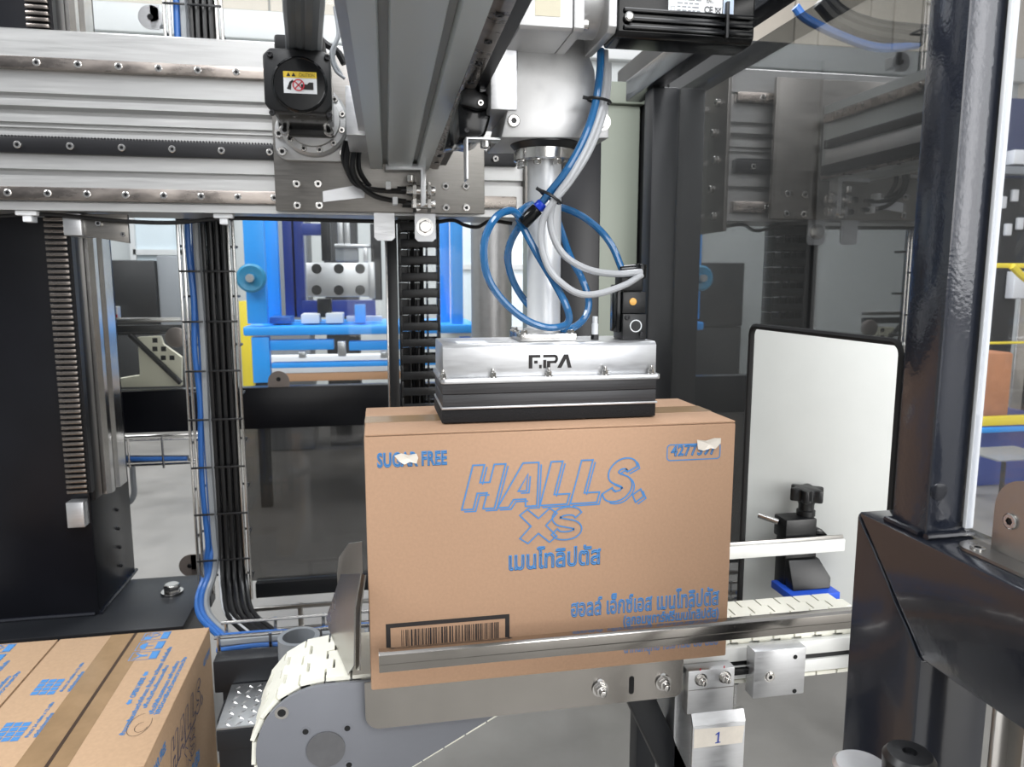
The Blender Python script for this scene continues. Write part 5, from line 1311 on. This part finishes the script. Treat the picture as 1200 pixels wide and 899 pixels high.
bpx(436, 262, 446, 352, BY + .16, .06, 'slide', rack_m)
bpx(354, 352, 440, 372, BY + .45, .1, 'back_cross_member', blue_dark); bpx(372, 350, 388, 372, BY + .2, .1, 'drive_block', black)
bpx(353, 262, 376, 275, BY + .3, .1, 'cable_loop_box', blue_dark)
for u0, u1, v0, v1, ma, lab, nm in ((316, 341, 373, 379, cable_blue, 'flat blue tray at the left end of the blue table', 'tray'), (353, 374, 370, 379, label_white, 'white tray in the middle left of the blue table', 'tray'), (382, 402, 370, 379.5, label_white, 'white block standing on the blue table', 'block'), (416, 428, 360, 379, blue_paint, 'blue knob block standing on the blue table', 'block'), (405, 448, 374, 379, label_white, 'long white strip lying on the blue table', 'strip')):
    a, c = P(u0, v1, BY + .1), P(u1, v0, BY + .1); zt_ = P(400, 380, BY).z
    single('table_' + nm, M().box(a.x, c.x, BY + .1 + (.15 if 'strip' in nm else 0), BY + .3, zt_ + .0005, zt_ + (c.z - a.z) + .012, b=.004), ma, lab, nm)
c = P(295, 326, 4.55); r = 16 * 4.5 / 867
wh = thing('pulley_wheel', 'teal and grey round wheel in front of the blue posts', 'wheel', (c.x, 4.55, c.z))
obj('rim', M().lathe((c.x, 4.55, c.z), FR, [(r, 0), (r, .03), (r * .85, .04), (r * .35, .03), (r * .3, .05)], 32), mat('teal_paint', srgb(40, 130, 170), .35), wh)
obj('hub', M().cyl((c.x, 4.50, c.z), (c.x, 4.47, c.z), r * .28, 20), alu_plain, wh)
obj('bracket', M().box(c.x - .03, c.x + .03, 4.551, 4.618, c.z - .04, c.z + .04, b=.004), dark_cab, wh)
a, c = P(281, 380, 8.4), P(292, 353, 8.4)
single('yellow_box', M().box(a.x, c.x, 8.4, 8.6, 0, c.z, b=.006), yellow_p, 'small yellow box post far behind the left blue post', 'box')
a, c = P(556, 392, 2.7), P(604, 250, 2.7)
single('steel_pillar', M().lathe(((a.x + c.x) / 2, 2.78, 0), (0, 0, 1), [((c.x - a.x) / 2, 0), ((c.x - a.x) / 2, 1.75)], 36), cast, 'round grey metal pillar behind the blue hose coil', 'pillar')
# second machinery body behind the blue posts
tk = thing('rear_machinery', 'grey machinery standing behind the blue posts near the far wall', 'machine', (-.6, 6.2, 0))
a = P(305, 260, 6.2), P(360, 300, 6.2)
obj('tower', M().box(a[0].x, a[1].x, 6.2, 6.7, 0, 2.2, b=.02), cable_grey, tk)
obj('tower', M().box(P(368, 0, 6.2).x, P(410, 0, 6.2).x, 6.3, 6.8, 0, 2.05, b=.02), dark_cab, tk)
obj('deck', M().box(P(290, 0, 6.2).x, P(450, 0, 6.2).x, 6.1, 6.19, .6, .8, b=.02), label_white, tk)

# ================================================================== OUTSIDE THE RIGHT GUARD
def rpx(name, u0, v0, u1, v1, y, d, ma, parent=None, b=.008, z0=None):
    a, c = P(u0, v1, y), P(u1, v0, y)
    return obj(name, M().box(a.x, c.x, y, y + d, a.z if z0 is None else z0, c.z, b=b), ma, parent)
yg = thing('yellow_guard', 'yellow safety rail far outside behind the right guard panel', 'rail', (4.2, 4.0, 0))
rpx('rail', 1150, 309, 1290, 314, 4.0, .05, yellow_p, yg); rpx('rail', 1150, 399, 1290, 404, 4.0, .05, yellow_p, yg); rpx('rail', 1150, 484, 1290, 500, 4.0, .05, yellow_p, yg)
a = P(1188, 318, 4.0); obj('brace', M().tube([P(1186, 312, 3.99), P(1196, 322, 3.99), P(1212, 335, 3.99)], .022, 8), yellow_p, yg)
for u in (1150, 1286):
    rpx('post', u, 309, u + 6, 500, 4.051, .05, yellow_p, yg, z0=0)
ld = thing('wrapped_load', 'brown wrapped load behind the yellow rail at the right edge', 'load', (3.9, 4.4, 0))
rpx('load', 1140, 413, 1189, 490, 4.3, .6, terracotta, ld, b=.02); rpx('base', 1135, 491, 1250, 512, 4.25, .8, blue_dark, ld, z0=.0)
rpx('sheet', 1150, 499, 1230, 508, 4.2, .04, blue_paint, ld)
mch = thing('far_machine', 'dark blue and grey machinery far outside at the right edge', 'machine', (5.2, 5.6, 0))
rpx('body', 1120, 120, 1290, 205, 5.6, .8, mat('navy_paint', srgb(44, 54, 92), .45), mch); rpx('lower', 1120, 208, 1290, 398, 5.7, .8, dark_cab, mch, z0=0)
for u, v in ((1172, 230), (1186, 222), (1178, 262), (1192, 255)):
    rpx('panel', u, v, u + 9, v + 14, 5.66, .03, label_white, mch)
rpx('tank', 1188, 176, 1215, 192, 5.5, .09, label_white, mch); rpx('arm', 1155, 196, 1230, 203, 5.5, .08, cable_grey, mch)
rpx('white_box', 1187, 318, 1210, 350, 5.6, .09, label_white, mch)
rpx('pole', 1193, 350, 1196, 520, 5.0, .05, steel, mch, z0=0)
tb = thing('tool_trolley', 'grey trolley on the pale floor outside the right guard', 'trolley', (3.4, 3.4, 0))
rpx('deck', 1170, 536, 1240, 541, 3.5, .3, cable_grey, tb)
for u in (1176, 1225): rpx('leg', u, 541.5, u + 4, 566, 3.55, .03, dark_cab, tb, z0=0)
# cables beyond the side guard, at the top
for i, (pts, r, ma, lab) in enumerate((
        ([(932, 8), (945, 22), (985, 42), (1030, 56), (1075, 52)], .012, cable_blue, 'blue hose looping above the gantry seen through the side guard'),
        ([(960, 2), (980, 22), (1020, 38), (1080, 46)], .020, cable_black, 'thick black cable bundle looping beside the blue hose at the upper right'),
        ([(966, -6), (990, 16), (1030, 30), (1085, 36)], .016, cable_black, 'second black cable loop above the thick bundle at the upper right'))):
    single('overhead_cable', M().tube(spline([P(u, v, 1.9) for u, v in pts], 8), r, 10), ma, lab, 'cable')
